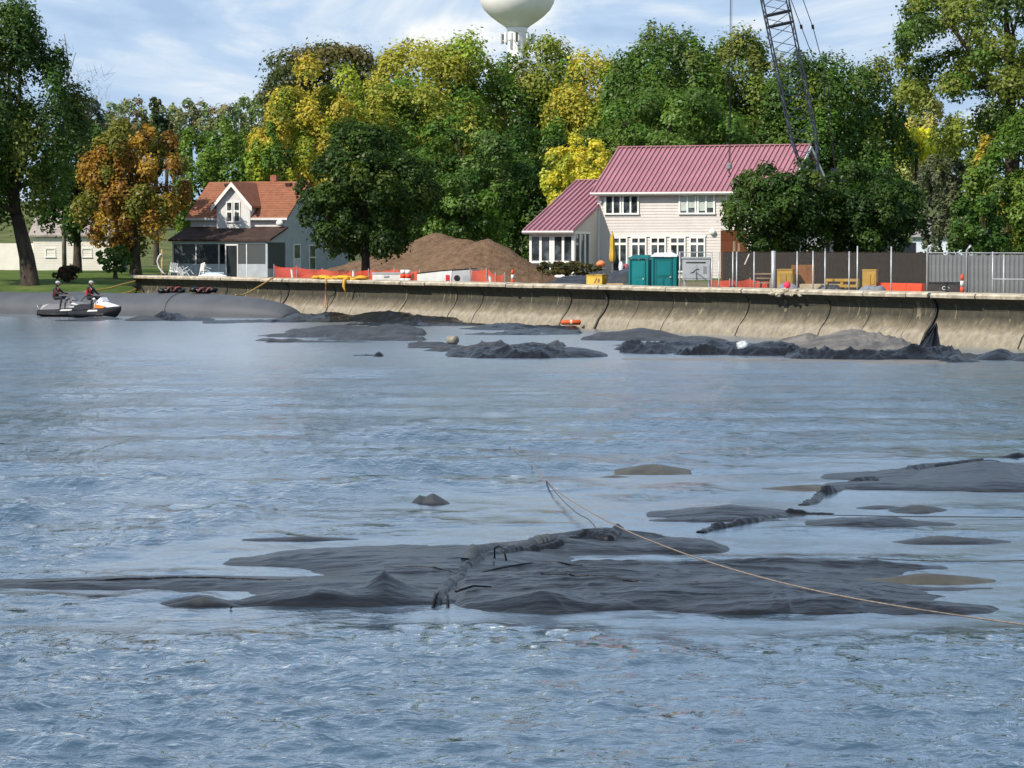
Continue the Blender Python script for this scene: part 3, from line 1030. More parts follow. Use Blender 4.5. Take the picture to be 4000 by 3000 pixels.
for k in range(12):
    a = k * math.pi / 6 + 0.2
    m = MB()
    m.tube([(62 * ts * math.cos(a), 62 * ts * math.sin(a), zz(172)), (62 * ts * math.cos(a), 62 * ts * math.sin(a), zz(133))], 0.14, 6)
    m.tube([(36 * ts * math.cos(a), 36 * ts * math.sin(a), zz(160)), (62 * ts * math.cos(a), 62 * ts * math.sin(a), zz(158))], 0.06, 5)
    m.build('antenna_mount', M_steel, root)
for k in range(9):
    a = k * 2 * math.pi / 9 + 0.5
    p = Vector((66 * ts * math.cos(a), 66 * ts * math.sin(a), zz(150)))
    Mx = Matrix.Translation(p) @ Matrix.Rotation(a, 4, 'Z')
    MB().box(-0.12, 0.14, -0.22, 0.22, -0.95, 0.95, Mx).build('antenna', M_tower if k % 3 else mat('dark_antenna', (0.05, 0.055, 0.06), 0.5), root)

# ================================================================== BIG HOUSE WITH METAL ROOF
M_siding = mat('cream_siding', (0.61, 0.565, 0.535), 0.6, 0.05, 1.2, 0.004, 20, 0.25)
M_trim = mat('white_trim', (0.80, 0.79, 0.76), 0.5, 0.04, 2, 0.0, spec=0.3)
M_redroof = mat('maroon_metal_roof', (0.34, 0.155, 0.185), 0.42, 0.12, 0.7, 0.0, spec=0.45)
M_rib = mat('maroon_roof_rib', (0.37, 0.18, 0.21), 0.42, 0.10, 0.7, 0.0, spec=0.45)
M_glass = glass_mat('window_glass')
M_blind = mat('window_blind', (0.42, 0.47, 0.44), 0.5, 0.2, 2)
TH = math.radians(22)
p = W(2335, 968, 190)
HG = 1.95
house = thing('white_house', 'two-storey cream house with maroon metal roof and a sunroom wing', 'house', (p.x, 190, HG), -TH)
z_e = 7.80 - HG
z_r = 10.70 - HG
HL, HD = 12.9, 10.0


def wbox(x0, x1, y0, y1, z0, z1): return MB().box(x0, x1, y0, y1, z0, z1)


# core walls
m = MB().box(0.03, HL - 0.03, 0.06, HD - 0.06, -0.6, z_e)
gab = [(0.03, 0.06, z_e), (0.03, HD - 0.06, z_e), (0.03, HD / 2, z_r - 0.10)]
m.prism(gab, (HL - 0.06, 0, 0))
m.build('wall', M_siding, house)
# lap siding, course by course on the front
nz_ = 30
for i in range(nz_):
    z0 = 0.05 + i * (z_e - 0.1) / nz_
    z1 = z0 + (z_e - 0.1) / nz_ - 0.004
    MB().prism([(0.06, 0.05, z0), (0.06, 0.012, z0), (0.06, 0.035, z1), (0.06, 0.05, z1)], (HL - 0.12, 0, 0)).build('siding_board', M_siding, house)
for x0 in (-0.02, HL - 0.14):
    wbox(x0, x0 + 0.16, -0.01, 0.14, 0, z_e - 0.02).build('corner_board', M_trim, house)


def roof_pair(x0, x1, y_e, y_r, ze, zr, over, parent, name='roof', both=True, y_b=None, zb=None, rib=0.345, thick=0.12, gutter=True):
    """gable roof: front slope from (y_e, ze) up to (y_r, zr)"""
    sl_ = (zr - ze) / (y_r - y_e)
    ya, za = y_e - over, ze - over * sl_
    m = MB()
    yb = y_b if y_b is not None else 2 * y_r - y_e + over
    zb_ = zb if zb is not None else za
    prof = [(x0, ya, za), (x0, y_r, zr), (x0, yb, zb_), (x0, yb, zb_ + thick), (x0, y_r, zr + thick), (x0, ya, za + thick)]
    m.prism(prof, (x1 - x0, 0, 0))
    r = m.build(name, M_redroof, parent)
    n = int(round((x1 - x0) / rib))
    st = (x1 - x0) / n
    base = None
    for i in range(n + 1):
        xc = x0 + i * st
        pr_ = [(-0.065, 0, 0), (0.065, 0, 0), (0.03, 0, 0.11), (-0.03, 0, 0.11)]
        if base is None:
            v = Vector((0, y_r - ya, zr - za))
            mb = MB()
            nrm = Vector((0, -(zr - za), y_r - ya)).normalized()
            a = [Vector((px_, 0, 0)) + nrm * pz_ for px_, _, pz_ in pr_]
            mb.prism(a, v)
            base = mb.mesh('roof_rib', M_rib)
        link('roof_rib', base, r, (min(max(xc, x0 + 0.07), x1 - 0.07), ya, za + thick + 0.002))
    MB().box(x0 - 0.01, x1 + 0.01, y_r - 0.16, y_r + 0.16, zr + thick + 0.03, zr + thick + 0.10).build('ridge_cap', M_redroof, r)
    if gutter:
        MB().prism([(x0, ya - 0.13, za + 0.03), (x0, ya - 0.02, za - 0.08), (x0, ya - 0.003, za + 0.13), (x0, ya - 0.13, za + 0.13)], (x1 - x0, 0, 0)).build('gutter', M_trim, r)
    return r, ya, za, sl_


r_main, ya, za, s_m = roof_pair(-0.35, HL + 0.35, 0, HD / 2, z_e, z_r, 0.45, house)
# white rake boards on the right gable
for sgn in (0, 1):
    yA = -0.45 if not sgn else HD + 0.45
    a = Vector((HL + 0.352, yA, z_e - 0.45 * s_m - 0.16))
    b_ = Vector((HL + 0.352, HD / 2, z_r - 0.16))
    MB().prism([a, b_, b_ + Vector((0, 0, 0.25)), a + Vector((0, 0, 0.25))], (0.05, 0, 0)).build('rake_board', M_trim, house)
MB().box(HL + 0.0, HL + 0.06, HD / 2 - 0.4, HD / 2 + 0.4, z_r - 1.5, z_r - 0.8).build('gable_vent', M_trim, house)


def window_unit(x0, x1, z0, z1, n, parent, y=0.0, blind=False, frame=0.09, name='window', transom=None):
    """a white frame with n glass panes set back in it"""
    m = MB()
    fr = frame
    dep0, dep1 = y - 0.075, y + 0.02
    m.box(x0, x1, dep0, dep1, z1 - fr, z1)
    m.box(x0 - 0.03, x1 + 0.03, dep0 - 0.04, dep1, z0 - 0.02, z0 + fr * 0.8)
    w = (x1 - x0)
    for i in range(n + 1):
        xc = x0 + fr / 2 + (w - fr) * i / n
        m.box(xc - fr / 2, xc + fr / 2, dep0 + 0.003, dep1, z0 + fr * 0.8, z1 - fr)
    if transom:
        m.box(x0 + fr, x1 - fr, dep0 + 0.006, dep1, transom - 0.08, transom + 0.08)
    f = m.build(name, M_trim, parent)
    for i in range(n):
        a = x0 + fr / 2 + (w - fr) * i / n + fr / 2
        b_ = x0 + fr / 2 + (w - fr) * (i + 1) / n - fr / 2
        if transom:
            MB().box(a, b_, y - 0.020, y - 0.004, transom + 0.08, z1 - fr).build('pane', M_glass, f)
            MB().box(a, b_, y - 0.020, y - 0.004, z0 + fr * 0.8, transom - 0.08).build('pane', M_glass, f)
        else:
            MB().box(a, b_, y - 0.020, y - 0.004, z0 + fr * 0.8, z1 - fr).build('pane', M_glass, f)
            if blind:
                MB().box(a + .01, b_ - .01, y - 0.026, y - 0.0215, z0 + fr * 0.8 + (0.12 + 0.2 * (i % 2)), z1 - fr - 0.01).build('blind', M_blind, f)
    return f


U0, U1 = 6.22 - HG, 7.52 - HG
for (x0, x1, bl_) in ((0.50, 1.68, False), (1.74, 2.92, False), (5.70, 6.92, True), (6.98, 8.20, True), (8.95, 10.1, True), (10.16, 11.3, True)):
    window_unit(x0, x1, U0, U1, 2, house, 0.0, bl_, 0.11)
for k, x0 in enumerate((1.02, 2.36, 3.72, 5.08, 6.44)):
    window_unit(x0, x0 + 1.10, 0.45, 4.72 - HG, 2, house, 0.0, False, 0.10, transom=4.26 - HG)
MB().box(1.0, 7.6, -0.055, 0.02, 4.735 - HG, 4.86 - HG).build('head_casing', M_trim, house)
m = MB().blob((8.05, -0.14, 5.05 - HG), (0.22, 0.12, 0.2), 12, 8)
m.build('wall_lamp', M_trim, house, True)
MB().box(9.7, 10.0, -0.3, -0.01, 5.3 - HG, 5.75 - HG).build('bracket_lamp', mat('dark_metal', (0.03, 0.03, 0.03), 0.5), house)
MB().box(0.16, 0.30, -0.12, -0.012, 6.95 - HG, 7.2 - HG).build('eave_camera', M_steel, house)
# lean-to chimney cap on the far roof edge
# sunroom wing
wx0, wx1, wy = -3.15, 0.02, -4.5
we, wr_ = 5.12 - HG, 8.48 - HG
s_w = (wr_ - we) / (5.0 - wy)
M_greywall = mat('sunroom_siding', (0.60, 0.55, 0.50), 0.6, 0.05, 1.2, 0.004, 20, 0.25)
m = MB()
m.prism([(wx1 - 0.12, wy, we - 0.05), (wx1 - 0.12, -0.004, we - 0.05), (wx1 - 0.12, -0.004, we + (-wy) * s_w), (wx1 - 0.12, wy, we + 0.02)], (0.12, 0, 0))
m.box(wx1 - 0.12, wx1, -1.6, -0.004, -0.6, we - 0.05)
m.box(wx0 + 0.05, wx1 - 0.13, 0.1, 9.0, -0.6, we + 1.2)
m.prism([(wx0 + 0.05, wy, we - 0.05), (wx0 + 0.05, 5, we - 0.05), (wx0 + 0.05, 5, wr_ - 0.05), (wx0 + 0.05, wy, we)], (0.12, 0, 0))
m.build('sunroom_wall', M_greywall, house)
roof_pair(wx0 - 0.3, wx1 + 0.12, wy, 5.0, we, wr_, 0.4, house, 'sunroom_roof', y_b=9.5, zb=we + 1.6, rib=0.345)
MB().box(wx0, wx1, wy + 0.0, wy + 0.14, we - 0.22, we - 0.02).build('sunroom_header', M_trim, house)
MB().box(wx0, wx1 - 0.13, wy + 0.01, -0.1, -0.6, 0.06).build('sunroom_floor', M_greywall, house)
window_unit(wx0 + 0.02, wx0 + 1.6, 0.15, we - 0.225, 2, house, wy + 0.07, False, 0.17, 'sunroom_window', transom=1.12)
window_unit(wx0 + 1.62, wx1 - 0.02, 0.15, we - 0.225, 2, house, wy + 0.07, False, 0.17, 'sunroom_window', transom=1.12)
# side glazing of the sunroom, seen at a slant
for (y0, y1) in ((wy + 0.05, wy + 1.1), (wy + 1.12, wy + 2.0), (wy + 2.02, -1.62)):
    f = MB()
    f.box(wx1 - 0.10, wx1 + 0.03, y0, y0 + 0.1, 0.1, we - 0.05)
    f.box(wx1 - 0.10, wx1 + 0.03, y1 - 0.1, y1, 0.1, we - 0.05)
    f.box(wx1 - 0.10, wx1 + 0.028, y0 + 0.1, y1 - 0.1, we - 0.2, we - 0.052)
    fo = f.build('side_window', M_trim, house)
    MB().box(wx1 - 0.05, wx1 - 0.03, y0 + 0.1, y1 - 0.1, 0.1, we - 0.2).build('pane', M_glass, fo)
# brick patio wall hidden low
MB().box(-3.3, 8.5, -5.2, -4.9, -0.6, 0.12).build('patio_edge', M_conc, house)

# ================================================================== FARMHOUSE
M_fsid = bpy.data.materials.new('blue_grey_clapboard')
M_fsid.use_nodes = True
t = M_fsid.node_tree
b = t.nodes['Principled BSDF']
b.inputs['Roughness'].default_value = 0.65
tcn = N(t, 'ShaderNodeTexCoord')
sp_ = N(t, 'ShaderNodeSeparateXYZ')
t.links.new(tcn.outputs['Object'], sp_.inputs[0])
k = N(t, 'ShaderNodeMath', operation='MULTIPLY', ins={1: 7.5})
t.links.new(sp_.outputs['Z'], k.inputs[0])
fr = N(t, 'ShaderNodeMath', operation='FRACT')
t.links.new(k.outputs[0], fr.inputs[0])
bm = N(t, 'ShaderNodeBump', ins={'Strength': 0.6, 'Distance': 0.02})
t.links.new(fr.outputs[0], bm.inputs['Height'])
t.links.new(bm.outputs[0], b.inputs['Normal'])
nn_ = N(t, 'ShaderNodeTexNoise', ins={'Scale': 1.5, 'Detail': 5.0})
t.links.new(tcn.outputs['Object'], nn_.inputs['Vector'])
r_ = ramp(t, [(0.3, (0.38, 0.42, 0.47)), (0.7, (0.48, 0.52, 0.57))])
t.links.new(nn_.outputs['Fac'], r_.inputs[0])
t.links.new(r_.outputs[0], b.inputs['Base Color'])
M_fwhite = mat('old_white_paint', (0.66, 0.65, 0.64), 0.6, 0.1, 2)
M_shingle = mat('red_brown_shingle', (0.26, 0.110, 0.064), 0.85, 0.16, 2.5, 0.02, 14, 0.15)
M_shingle2 = mat('dark_brown_shingle', (0.060, 0.038, 0.032), 0.85, 0.3, 1.2, 0.02, 14, 0.15)
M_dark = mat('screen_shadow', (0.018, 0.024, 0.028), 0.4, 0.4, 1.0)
M_brick = mat('red_brick', (0.30, 0.11, 0.07), 0.9, 0.3, 6, 0.01)
FG = 1.95
TF = math.radians(21)
p = W(745, 968, 216)
fh = thing('farmhouse', 'blue grey farmhouse with red shingle roof, gabled dormer and screened porch', 'house', (p.x, 216, FG), -TF)
FL, FD = 7.95, 7.4
fe, fr_ = 6.36 - FG, 8.92 - FG
m = MB()
m.prism([(0, 0, -0.5), (0, FD, -0.5), (0, FD, fe), (0, FD / 2, fr_ - 0.1), (0, 0, fe)], (FL, 0, 0))
m.build('wall', M_fsid, fh)
MB().box(0.02, FL - 0.02, -0.03, -0.002, 3.45, fe - 0.1).build('upper_front_wall', M_fwhite, fh)
m = MB()
th = 0.14
sF = (fr_ - fe) / (FD / 2)
m.prism([(-0.3, -0.35, fe - 0.35 * sF), (-0.3, FD / 2, fr_), (-0.3, FD + 0.35, fe - 0.35 * sF), (-0.3, FD + 0.35, fe - 0.35 * sF + th), (-0.3, FD / 2, fr_ + th), (-0.3, -0.35, fe - 0.35 * sF + th)], (FL + 0.6, 0, 0))
roof = m.build('roof', M_shingle, fh)
# courses of shingle as raised laps
lap = MB()
v = Vector((0, FD / 2 + 0.35, fr_ - fe + 0.35 * sF))
nrm = Vector((0, -v.z, v.y)).normalized()
for i in range(1, 16):
    q = Vector((-0.3, -0.35, fe - 0.35 * sF + th)) + v * (i / 16.0)
    lap.prism([q, q + v.normalized() * 0.10, q + nrm * 0.018], (FL + 0.6, 0, 0))
tag(lap.build('shingle_lap', M_shingle, roof), kind='stuff')
MB().box(4.95, 5.45, FD / 2 - 0.1, FD / 2 + 0.4, fr_ - 0.3, fr_ + 0.62).build('chimney', M_brick, roof)
for xx in (1.55, 6.7):
    q = Vector((xx, -0.35, fe - 0.35 * sF + th)) + v * 0.88
    MB().box(q.x - 0.22, q.x + 0.22, q.y - 0.2, q.y + 0.15, q.z - 0.02, q.z + 0.2).build('roof_vent', M_shingle2, roof)
MB().box(-0.3, FL + 0.3, -0.38, -0.352, fe - 0.35 * sF - 0.04, fe - 0.35 * sF + 0.13).build('fascia', M_fwhite, fh)
# wall dormer
dx, dw = 3.82, 1.40
dze, dzp = 7.28 - FG, 8.80 - FG
m = MB()
m.prism([(dx - dw, -0.41, 3.47), (dx + dw, -0.41, 3.47), (dx + dw, -0.41, dze), (dx, -0.41, dzp), (dx - dw, -0.41, dze)], (0, 1.22, 0))
m.prism([(dx - dw, 0.82, dze - 0.4), (dx + dw, 0.82, dze - 0.4), (dx + dw, 0.82, dze), (dx, 0.82, dzp), (dx - dw, 0.82, dze)], (0, 2.0, 0))
dm = m.build('dormer', M_fwhite, fh)
sd = (dzp - dze) / dw
for sg in (-1, 1):
    a = [(dx, -0.74, dzp + 0.02), (dx + sg * (dw + 0.3), -0.74, dze - 0.3 * sd + 0.02), (dx + sg * (dw + 0.3), -0.74, dze - 0.3 * sd + 0.16), (dx, -0.74, dzp + 0.17)]
    MB().prism(a, (0, 4.1, 0)).build('dormer_roof', M_shingle, dm)
    a = [(dx, -0.79, dzp - 0.20), (dx + sg * (dw + 0.32), -0.79, dze - 0.32 * sd - 0.20), (dx + sg * (dw + 0.32), -0.79, dze - 0.32 * sd + 0.13), (dx, -0.79, dzp + 0.14)]
    MB().prism(a, (0, 0.045, 0)).build('rake_board', M_trim, dm)
for x0 in (dx - 0.50, dx + 0.13):
    f = window_unit(x0 - 0.08, x0 + 0.46, 3.98, 5.52, 1, dm, -0.41, False, 0.085, transom=4.78)
# porch
pd = 3.0
pz0, pz1 = 4.50 - FG, 5.45 - FG
m = MB()
m.prism([(-0.25, -pd - 0.2, pz0 - 0.02), (-0.25, -0.035, pz1), (-0.25, -0.035, pz1 + 0.14), (-0.25, -pd - 0.2, pz0 + 0.12)], (FL + 0.5, 0, 0))
m.build('porch_roof', M_shingle2, fh)
m = MB()
m.prism([(FL - 0.08, -pd, pz0 - 0.1), (FL - 0.08, -0.035, pz0 - 0.1), (FL - 0.08, -0.035, pz1 - 0.02), (FL - 0.08, -pd, pz0)], (0.07, 0, 0))
m.box(0, FL - 0.09, -pd - 0.02, -pd + 0.08, pz0 - 0.22, pz0 - 0.03)
m.build('porch_gable', M_fsid, fh)
MB().box(0.1, FL - 0.1, -pd + 0.12, -0.06, 0.0, 0.12).build('porch_floor', M_fsid, fh)
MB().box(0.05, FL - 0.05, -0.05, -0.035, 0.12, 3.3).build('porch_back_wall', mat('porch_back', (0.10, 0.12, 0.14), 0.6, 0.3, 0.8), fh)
for x0, x1 in ((0.6, 1.7), (5.3, 6.6)):
    MB().box(x0, x1, -0.085, -0.055, 0.9, 2.2).build('porch_window', M_glass, fh)
m = MB()
m.box(0, 4.55, -pd, -pd + 0.06, -0.4, 0.85)
m.box(5.45, FL - 0.12, -pd, -pd + 0.06, -0.4, 0.85)
m.box(FL - 0.07, FL - 0.01, -pd + 0.1, -0.04, -0.4, 0.5)
m.build('porch_skirt', M_fsid, fh)
for x0 in (0.02, 1.95, 3.85, 4.42, 5.40, 6.15, 7.75):
    w = 0.16 if x0 == 7.75 else 0.085
    MB().box(x0, x0 + w, -pd - 0.015, -pd + 0.09, -0.2, pz0 - 0.22).build('porch_post', M_fwhite if x0 != 7.75 else M_fsid, fh)
MB().box(4.51, 5.40, -pd - 0.01, -pd + 0.05, 2.22, 2.32).build('door_lintel', M_trim, fh)
MB().box(4.62, 5.32, -pd + 0.03, -pd + 0.045, 0.05, 2.2).build('screen_door', M_dark, fh)
M_screen = net_mat('insect_screen', (0.06, 0.07, 0.075), 0.012, 0.35, 0.6, diag=False)
for (x0, x1) in ((0.12, 1.94), (2.04, 3.84), (5.5, 6.14), (6.25, 7.74)):
    MB().box(x0, x1, -pd + 0.025, -pd + 0.035, 0.86, pz0 - 0.225).build('porch_screen', M_dark if x0 in (2.04,) else M_screen, fh)
MB().box(FL - 0.05, FL - 0.04, -pd + 0.12, -0.1, 0.5, pz0 - 0.1).build('porch_screen', M_screen, fh)
# side wall openings (facing right)


def side_open(y0, y1, z0, z1, name, door=False):
    X = FL
    m = MB()
    w = 0.1
    m.box(X + 0.0, X + 0.05, y0, y0 + w, z0, z1); m.box(X, X + 0.05, y1 - w, y1, z0, z1)
    m.box(X, X + 0.048, y0 + w, y1 - w, z1 - w, z1); m.box(X, X + 0.048, y0 + w, y1 - w, z0, z0 + w)
    m.box(X, X + 0.045, y0 + w, y1 - w, (z0 + z1) / 2 - .05, (z0 + z1) / 2 + .05)
    f = m.build(name, M_trim, fh)
    if door:
        MB().box(X, X + 0.03, y0 + w, y1 - w, z0 + w, (z0 + z1) / 2 - .05).build('door_panel', M_fwhite, f)
        MB().box(X, X + 0.03, y0 + w, y1 - w, (z0 + z1) / 2 + .05, z1 - w).build('pane', M_glass, f)
    else:
        MB().box(X, X + 0.03, y0 + w, y1 - w, z0 + w, (z0 + z1) / 2 - .05).build('pane', M_glass, f)
        MB().box(X, X + 0.03, y0 + w, y1 - w, (z0 + z1) / 2 + .05, z1 - w).build('pane', M_glass, f)


side_open(1.35, 2.55, 0.1, 2.35, 'side_door', True)
side_open(4.1, 5.3, 0.35, 2.3, 'side_window')
# rear lean-to
m = MB()
m.prism([(0.3, FD, -0.5), (0.3, FD + 4, -0.5), (0.3, FD + 4, 2.5), (0.3, FD, fe - 0.1)], (FL - 0.32, 0, 0))
m.build('rear_wing', M_fsid, fh)
MB().blob((FL + 0.05 - 0.35, -0.4, 4.35 - 0.45), (0.3, 0.2, 0.24), 10, 7).build('satellite_dish', M_trim, fh, True)

# ================================================================== WHITE HOUSE AT LEFT
p = W(130, 968, 232)
gl_ = gz(p.x, 232)
wh = thing('white_house', 'white low house glimpsed beneath the willow branches at left', 'house', (p.x, 232, gl_ - 0.1), math.radians(-4))
M_wwall = mat('white_siding', (0.78, 0.74, 0.66), 0.6, 0.06, 1.5, 0.005, 10)
MB().box(0, 6.6, 0, 6, -0.6, 2.9).build('wall', M_wwall, wh)
MB().box(-3.4, -0.02, 0.8, 5, -0.6, 2.3).build('annex', M_wwall, wh)
m = MB().prism([(-0.3, -0.35, 2.85), (-0.3, 3, 4.9), (-0.3, 6.35, 2.85), (-0.3, 6.35, 3.0), (-0.3, 3, 5.05), (-0.3, -0.35, 3.0)], (7.2, 0, 0))
m.build('roof', mat('pale_roof', (0.34, 0.29, 0.27), 0.85, 0.2, 2), wh)
MB().prism([(0.02, 0.05, 2.85), (0.02, 5.95, 2.85), (0.02, 3, 4.75)], (6.5, 0, 0)).build('gable', M_wwall, wh)
for x0 in (4.0, 1.0):
    window_unit(x0, x0 + 0.85, 1.15, 1.9, 1, wh, 0.0, False, 0.07)
MB().box(3.0, 3.4, -0.03, -0.002, 0.5, 0.62).build('dryer_vent', mat('tan_plastic', (0.3, 0.24, 0.16), 0.6), wh)
for k in range(13):
    MB().box(0.02, 6.58, -0.022, -0.004, 0.02 + k * 0.21, 0.21 + k * 0.21).build('siding_board', M_wwall, wh)
# pale house further back, seen through the leaves
p = W(185, 968, 262)
w2 = thing('pale_house', 'pale pink sided house showing in flecks through the willow leaves', 'house', (p.x, 262, gz(p.x, 262)), math.radians(10))
MB().box(0, 5, 0, 7, -0.6, 5.5).build('wall', mat('pink_siding', (0.62, 0.50, 0.46), 0.7, 0.08, 1.5), w2)
MB().prism([(-0.3, -0.3, 5.4), (-0.3, 3.5, 7.6), (-0.3, 7.3, 5.4)], (5.6, 0, 0)).build('roof', mat('grey_roof', (0.2, 0.19, 0.19), 0.85), w2)
window_unit(1.0, 2.0, 3.6, 4.8, 1, w2, 0.0, False, 0.09)
window_unit(3.0, 4.0, 3.6, 4.8, 1, w2, 0.0, False, 0.09)
# white siding behind the spruce at the right
p = W(3565, 968, 200)
w3 = thing('pale_garage', 'pale blue garage glimpsed between dark tree and spruce', 'garage', (p.x, 200, 1.95), math.radians(-15))
MB().box(0, 5, 0, 5, -0.6, 2.9).build('wall', mat('blue_white_siding', (0.62, 0.68, 0.76), 0.6, 0.05, 2), w3)
MB().prism([(-0.2, -0.3, 2.8), (-0.2, 2.5, 4.2), (-0.2, 5.3, 2.8)], (5.4, 0, 0)).build('roof', mat('grey_garage_roof', (0.25, 0.24, 0.24), 0.85), w3)
# ================================================================== GRAVEL PILE
M_gravel = mat('brown_gravel', (0.150, 0.096, 0.060), 0.95, 0.3, 2.5, 0.10, 7.0, 0.1, detail=9)
pk = W(1730, 968, 192)
rows, cols_ = 90, 130
gx = np.linspace(-10.5, 10.0, cols_)[None, :].repeat(rows, 0)
gy = np.linspace(-10.5, 14.5, rows)[:, None].repeat(cols_, 1)


def cone(cx, cy, h, sl_, sharp=0.25):
    r = np.sqrt((gx - cx) ** 2 + (gy - cy) ** 2 + sharp)
    return h - sl_ * r


sc_ = 192 / F
tops = [(1700, 905, 0.50, 9.0), (1905, 925, 0.62, -5.5), (1560, 965, 0.36, 8.5), (1400, 1020, 0.30, 8.0), (1820, 930, 0.55, 1.0), (1780, 925, 0.52, 5.0)]
zz_ = np.full_like(gx, -9.0)
for px, py, s_, cy in tops:
    zz_ = np.maximum(zz_, cone((px - 1730) * sc_ * (192 + cy) / 192, cy, 4 + (968 - py) * sc_ * (192 + cy) / 192 - 1.75 + 0.2, s_))
zz_ = zz_ + (ridged(gx * 0.55, gy * 0.35, 21) - 0.5) * 0.16 + (fbm(gx * 2.2, gy * 2.2, 8) - 0.5) * 0.12
zz_ = np.maximum(zz_, -0.9)
me = grid_mesh('gravel_pile', gx, gy, zz_, M_gravel)
o = link('gravel_pile', me, None, (pk.x, 192, 1.75))
tag(o, 'big brown gravel pile with two peaks behind the dark maple', 'gravel pile')

# ================================================================== PLASTIC SHEETS / TARPS
M_tarp = mat('grey_black_geotextile', (0.0075, 0.009, 0.012), 0.28, 0.40, 1.6, 0.05, 3.2, 0.32, detail=8, stretch=(0.5, 1.4, 1))
M_tarpd = mat('wet_black_geotextile', (0.0065, 0.007, 0.009), 0.32, 0.4, 2.5, 0.05, 4, 0.32)
M_tarpg = mat('dusty_grey_geotextile', (0.042, 0.043, 0.045), 0.5, 0.3, 1.2, 0.02, 5, 0.25)
M_tarpl = mat('silt_covered_geotextile', (0.20, 0.182, 0.155), 0.7, 0.25, 0.9, 0.08, 2.2, 0.25, col2=(0.075, 0.075, 0.075))
M_tarpo = mat('olive_silted_geotextile', (0.062, 0.058, 0.044), 0.5, 0.3, 2.0, 0.01, 9, 0.3)
M_tube = mat('grey_woven_tube', (0.078, 0.084, 0.095), 0.6, 0.10, 0.8, 0.004, 30, 0.3)


for m_ in (M_tarp, M_tarpg):
    wet_shade_foot(m_)


def sheet(px0, px1, py0, py1, bumps, nx, ny, wr_amp=0.012, wr_sc=(0.5, 2.0), seed=1, out_k=0.5, dip=-0.12, ridge=0.0, rsc=1.0, hk=1.0, tip_p=1.35):
    """a sheet lying in the shallow water: the swells given as (column, row, half width, half depth, height) of their waterline ellipses"""
    PX = np.linspace(px0, px1, nx)[None, :].repeat(ny, 0)
    PY = np.linspace(py1, py0, ny)[:, None].repeat(nx, 1)
    d = F * CAMZ / (PY - 968.0)
    X = (PX - 2000) / F * d
    Y = d
    sc0 = 44.0 / np.mean(d) if True else 1
    no = fbm(X * 0.9 * sc0 / 1.4, Y * 0.45 * sc0 / 1.4, seed, 4) - 0.5
    Z = np.full_like(X, -1.0)
    kk = None
    for i, (cx, cy, rx, ry, h, *kind) in enumerate(bumps):
        r2 = np.abs((PX - cx) / rx) ** tip_p + np.abs((PY - cy) / ry) ** (1.5 if kind else 2)
        if not kind: r2 = r2 * (1 + out_k * 1.6 * no) + out_k * 0.5 * no
        h = h * hk
        z = h * (1 - np.power(np.clip(r2, 0, None), 0.55 if kind else 0.8))
        z = np.maximum(z, dip - 0.05)
        Z = z if kk is None else np.maximum(Z, z) + 0.18 * h * np.exp(-((Z - z) / (0.25 * h)) ** 2)
        kk = 1
    up = np.clip((Z + 0.03) / 0.08, 0, 1)
    w = ridged(X * wr_sc[0] + no * 1.2, Y * wr_sc[1], seed + 3, 4) - 0.35
    Z = Z + up * wr_amp * w * 2
    w2_ = np.clip(fbm(X * 0.35, Y * 0.2, seed + 21, 3) * 2 - 0.35, 0.15, 1)
    if ridge:
        Z = Z + up * w2_ * ridge * (ridged(X * rsc + no * 2, Y * rsc * 0.7 + no, seed + 9, 4) - 0.4)
    ew = np.minimum(np.minimum(PX - px0, px1 - PX) / (0.07 * (px1 - px0)), np.minimum(PY - py0, py1 - PY) / (0.10 * (py1 - py0)))
    ew = np.clip(ew, 0, 1)
    Z = Z * ew + (dip - 0.02) * (1 - ew)
    return X, Y, np.maximum(Z, dip)


def sheet_obj(name, label, m_, args, cat='tarp', group=None, **kw):
    X, Y, Z = sheet(*args, **kw)
    o = link(name, grid_mesh(name, X, Y, Z, m_, keep=-0.06))
    tag(o, label, cat, group)
    return o, (X, Y, Z)


FT = 'deflated sheets in the foreground water'
# ---- foreground
A = [(800, 2283, 980, 30, .075), (1500, 2336, 190, 40, .27, 'c'), (1500, 2345, 330, 26, .08), (1240, 2352, 330, 26, .14), (1350, 2305, 560, 46, .085), (770, 2358, 150, 13, .07),
     (1450, 2195, 640, 46, .12), (1800, 2205, 420, 62, .15), (1620, 2230, 420, 60, .10), (2360, 2120, 280, 22, .13), (2640, 2146, 330, 20, .12), (2200, 2150, 330, 26, .13), (330, 2292, 360, 14, .05)]
oA, gA = sheet_obj('deflated_tube', 'long black sheet with a pointed hump at its front, left of the pleated seam', M_tarp,
                   (-350, 3020, 2060, 2400, A, 520, 200), group=FT, seed=5, wr_amp=0.040, wr_sc=(0.16, 1.0), ridge=0.04, rsc=1.5, hk=1.2)
Cb = [(2330, 2292, 640, 92, .17), (2850, 2325, 900, 72, .155), (3280, 2380, 620, 28, .13), (3060, 2222, 640, 24, .10), (2120, 2374, 340, 26, .17), (2500, 2352, 420, 34, .14), (3420, 2305, 420, 13, .07), (1900, 2345, 190, 40, .10), (2700, 2260, 640, 40, .14)]
oC, gC = sheet_obj('deflated_tube', 'broad black wrinkled sheet at the right crossed by the rope', M_tarp,
                   (1650, 4050, 2170, 2430, Cb, 420, 200), group=FT, seed=19, wr_amp=0.050, wr_sc=(0.16, 1.0), ridge=0.05, rsc=1.5, hk=1.05)
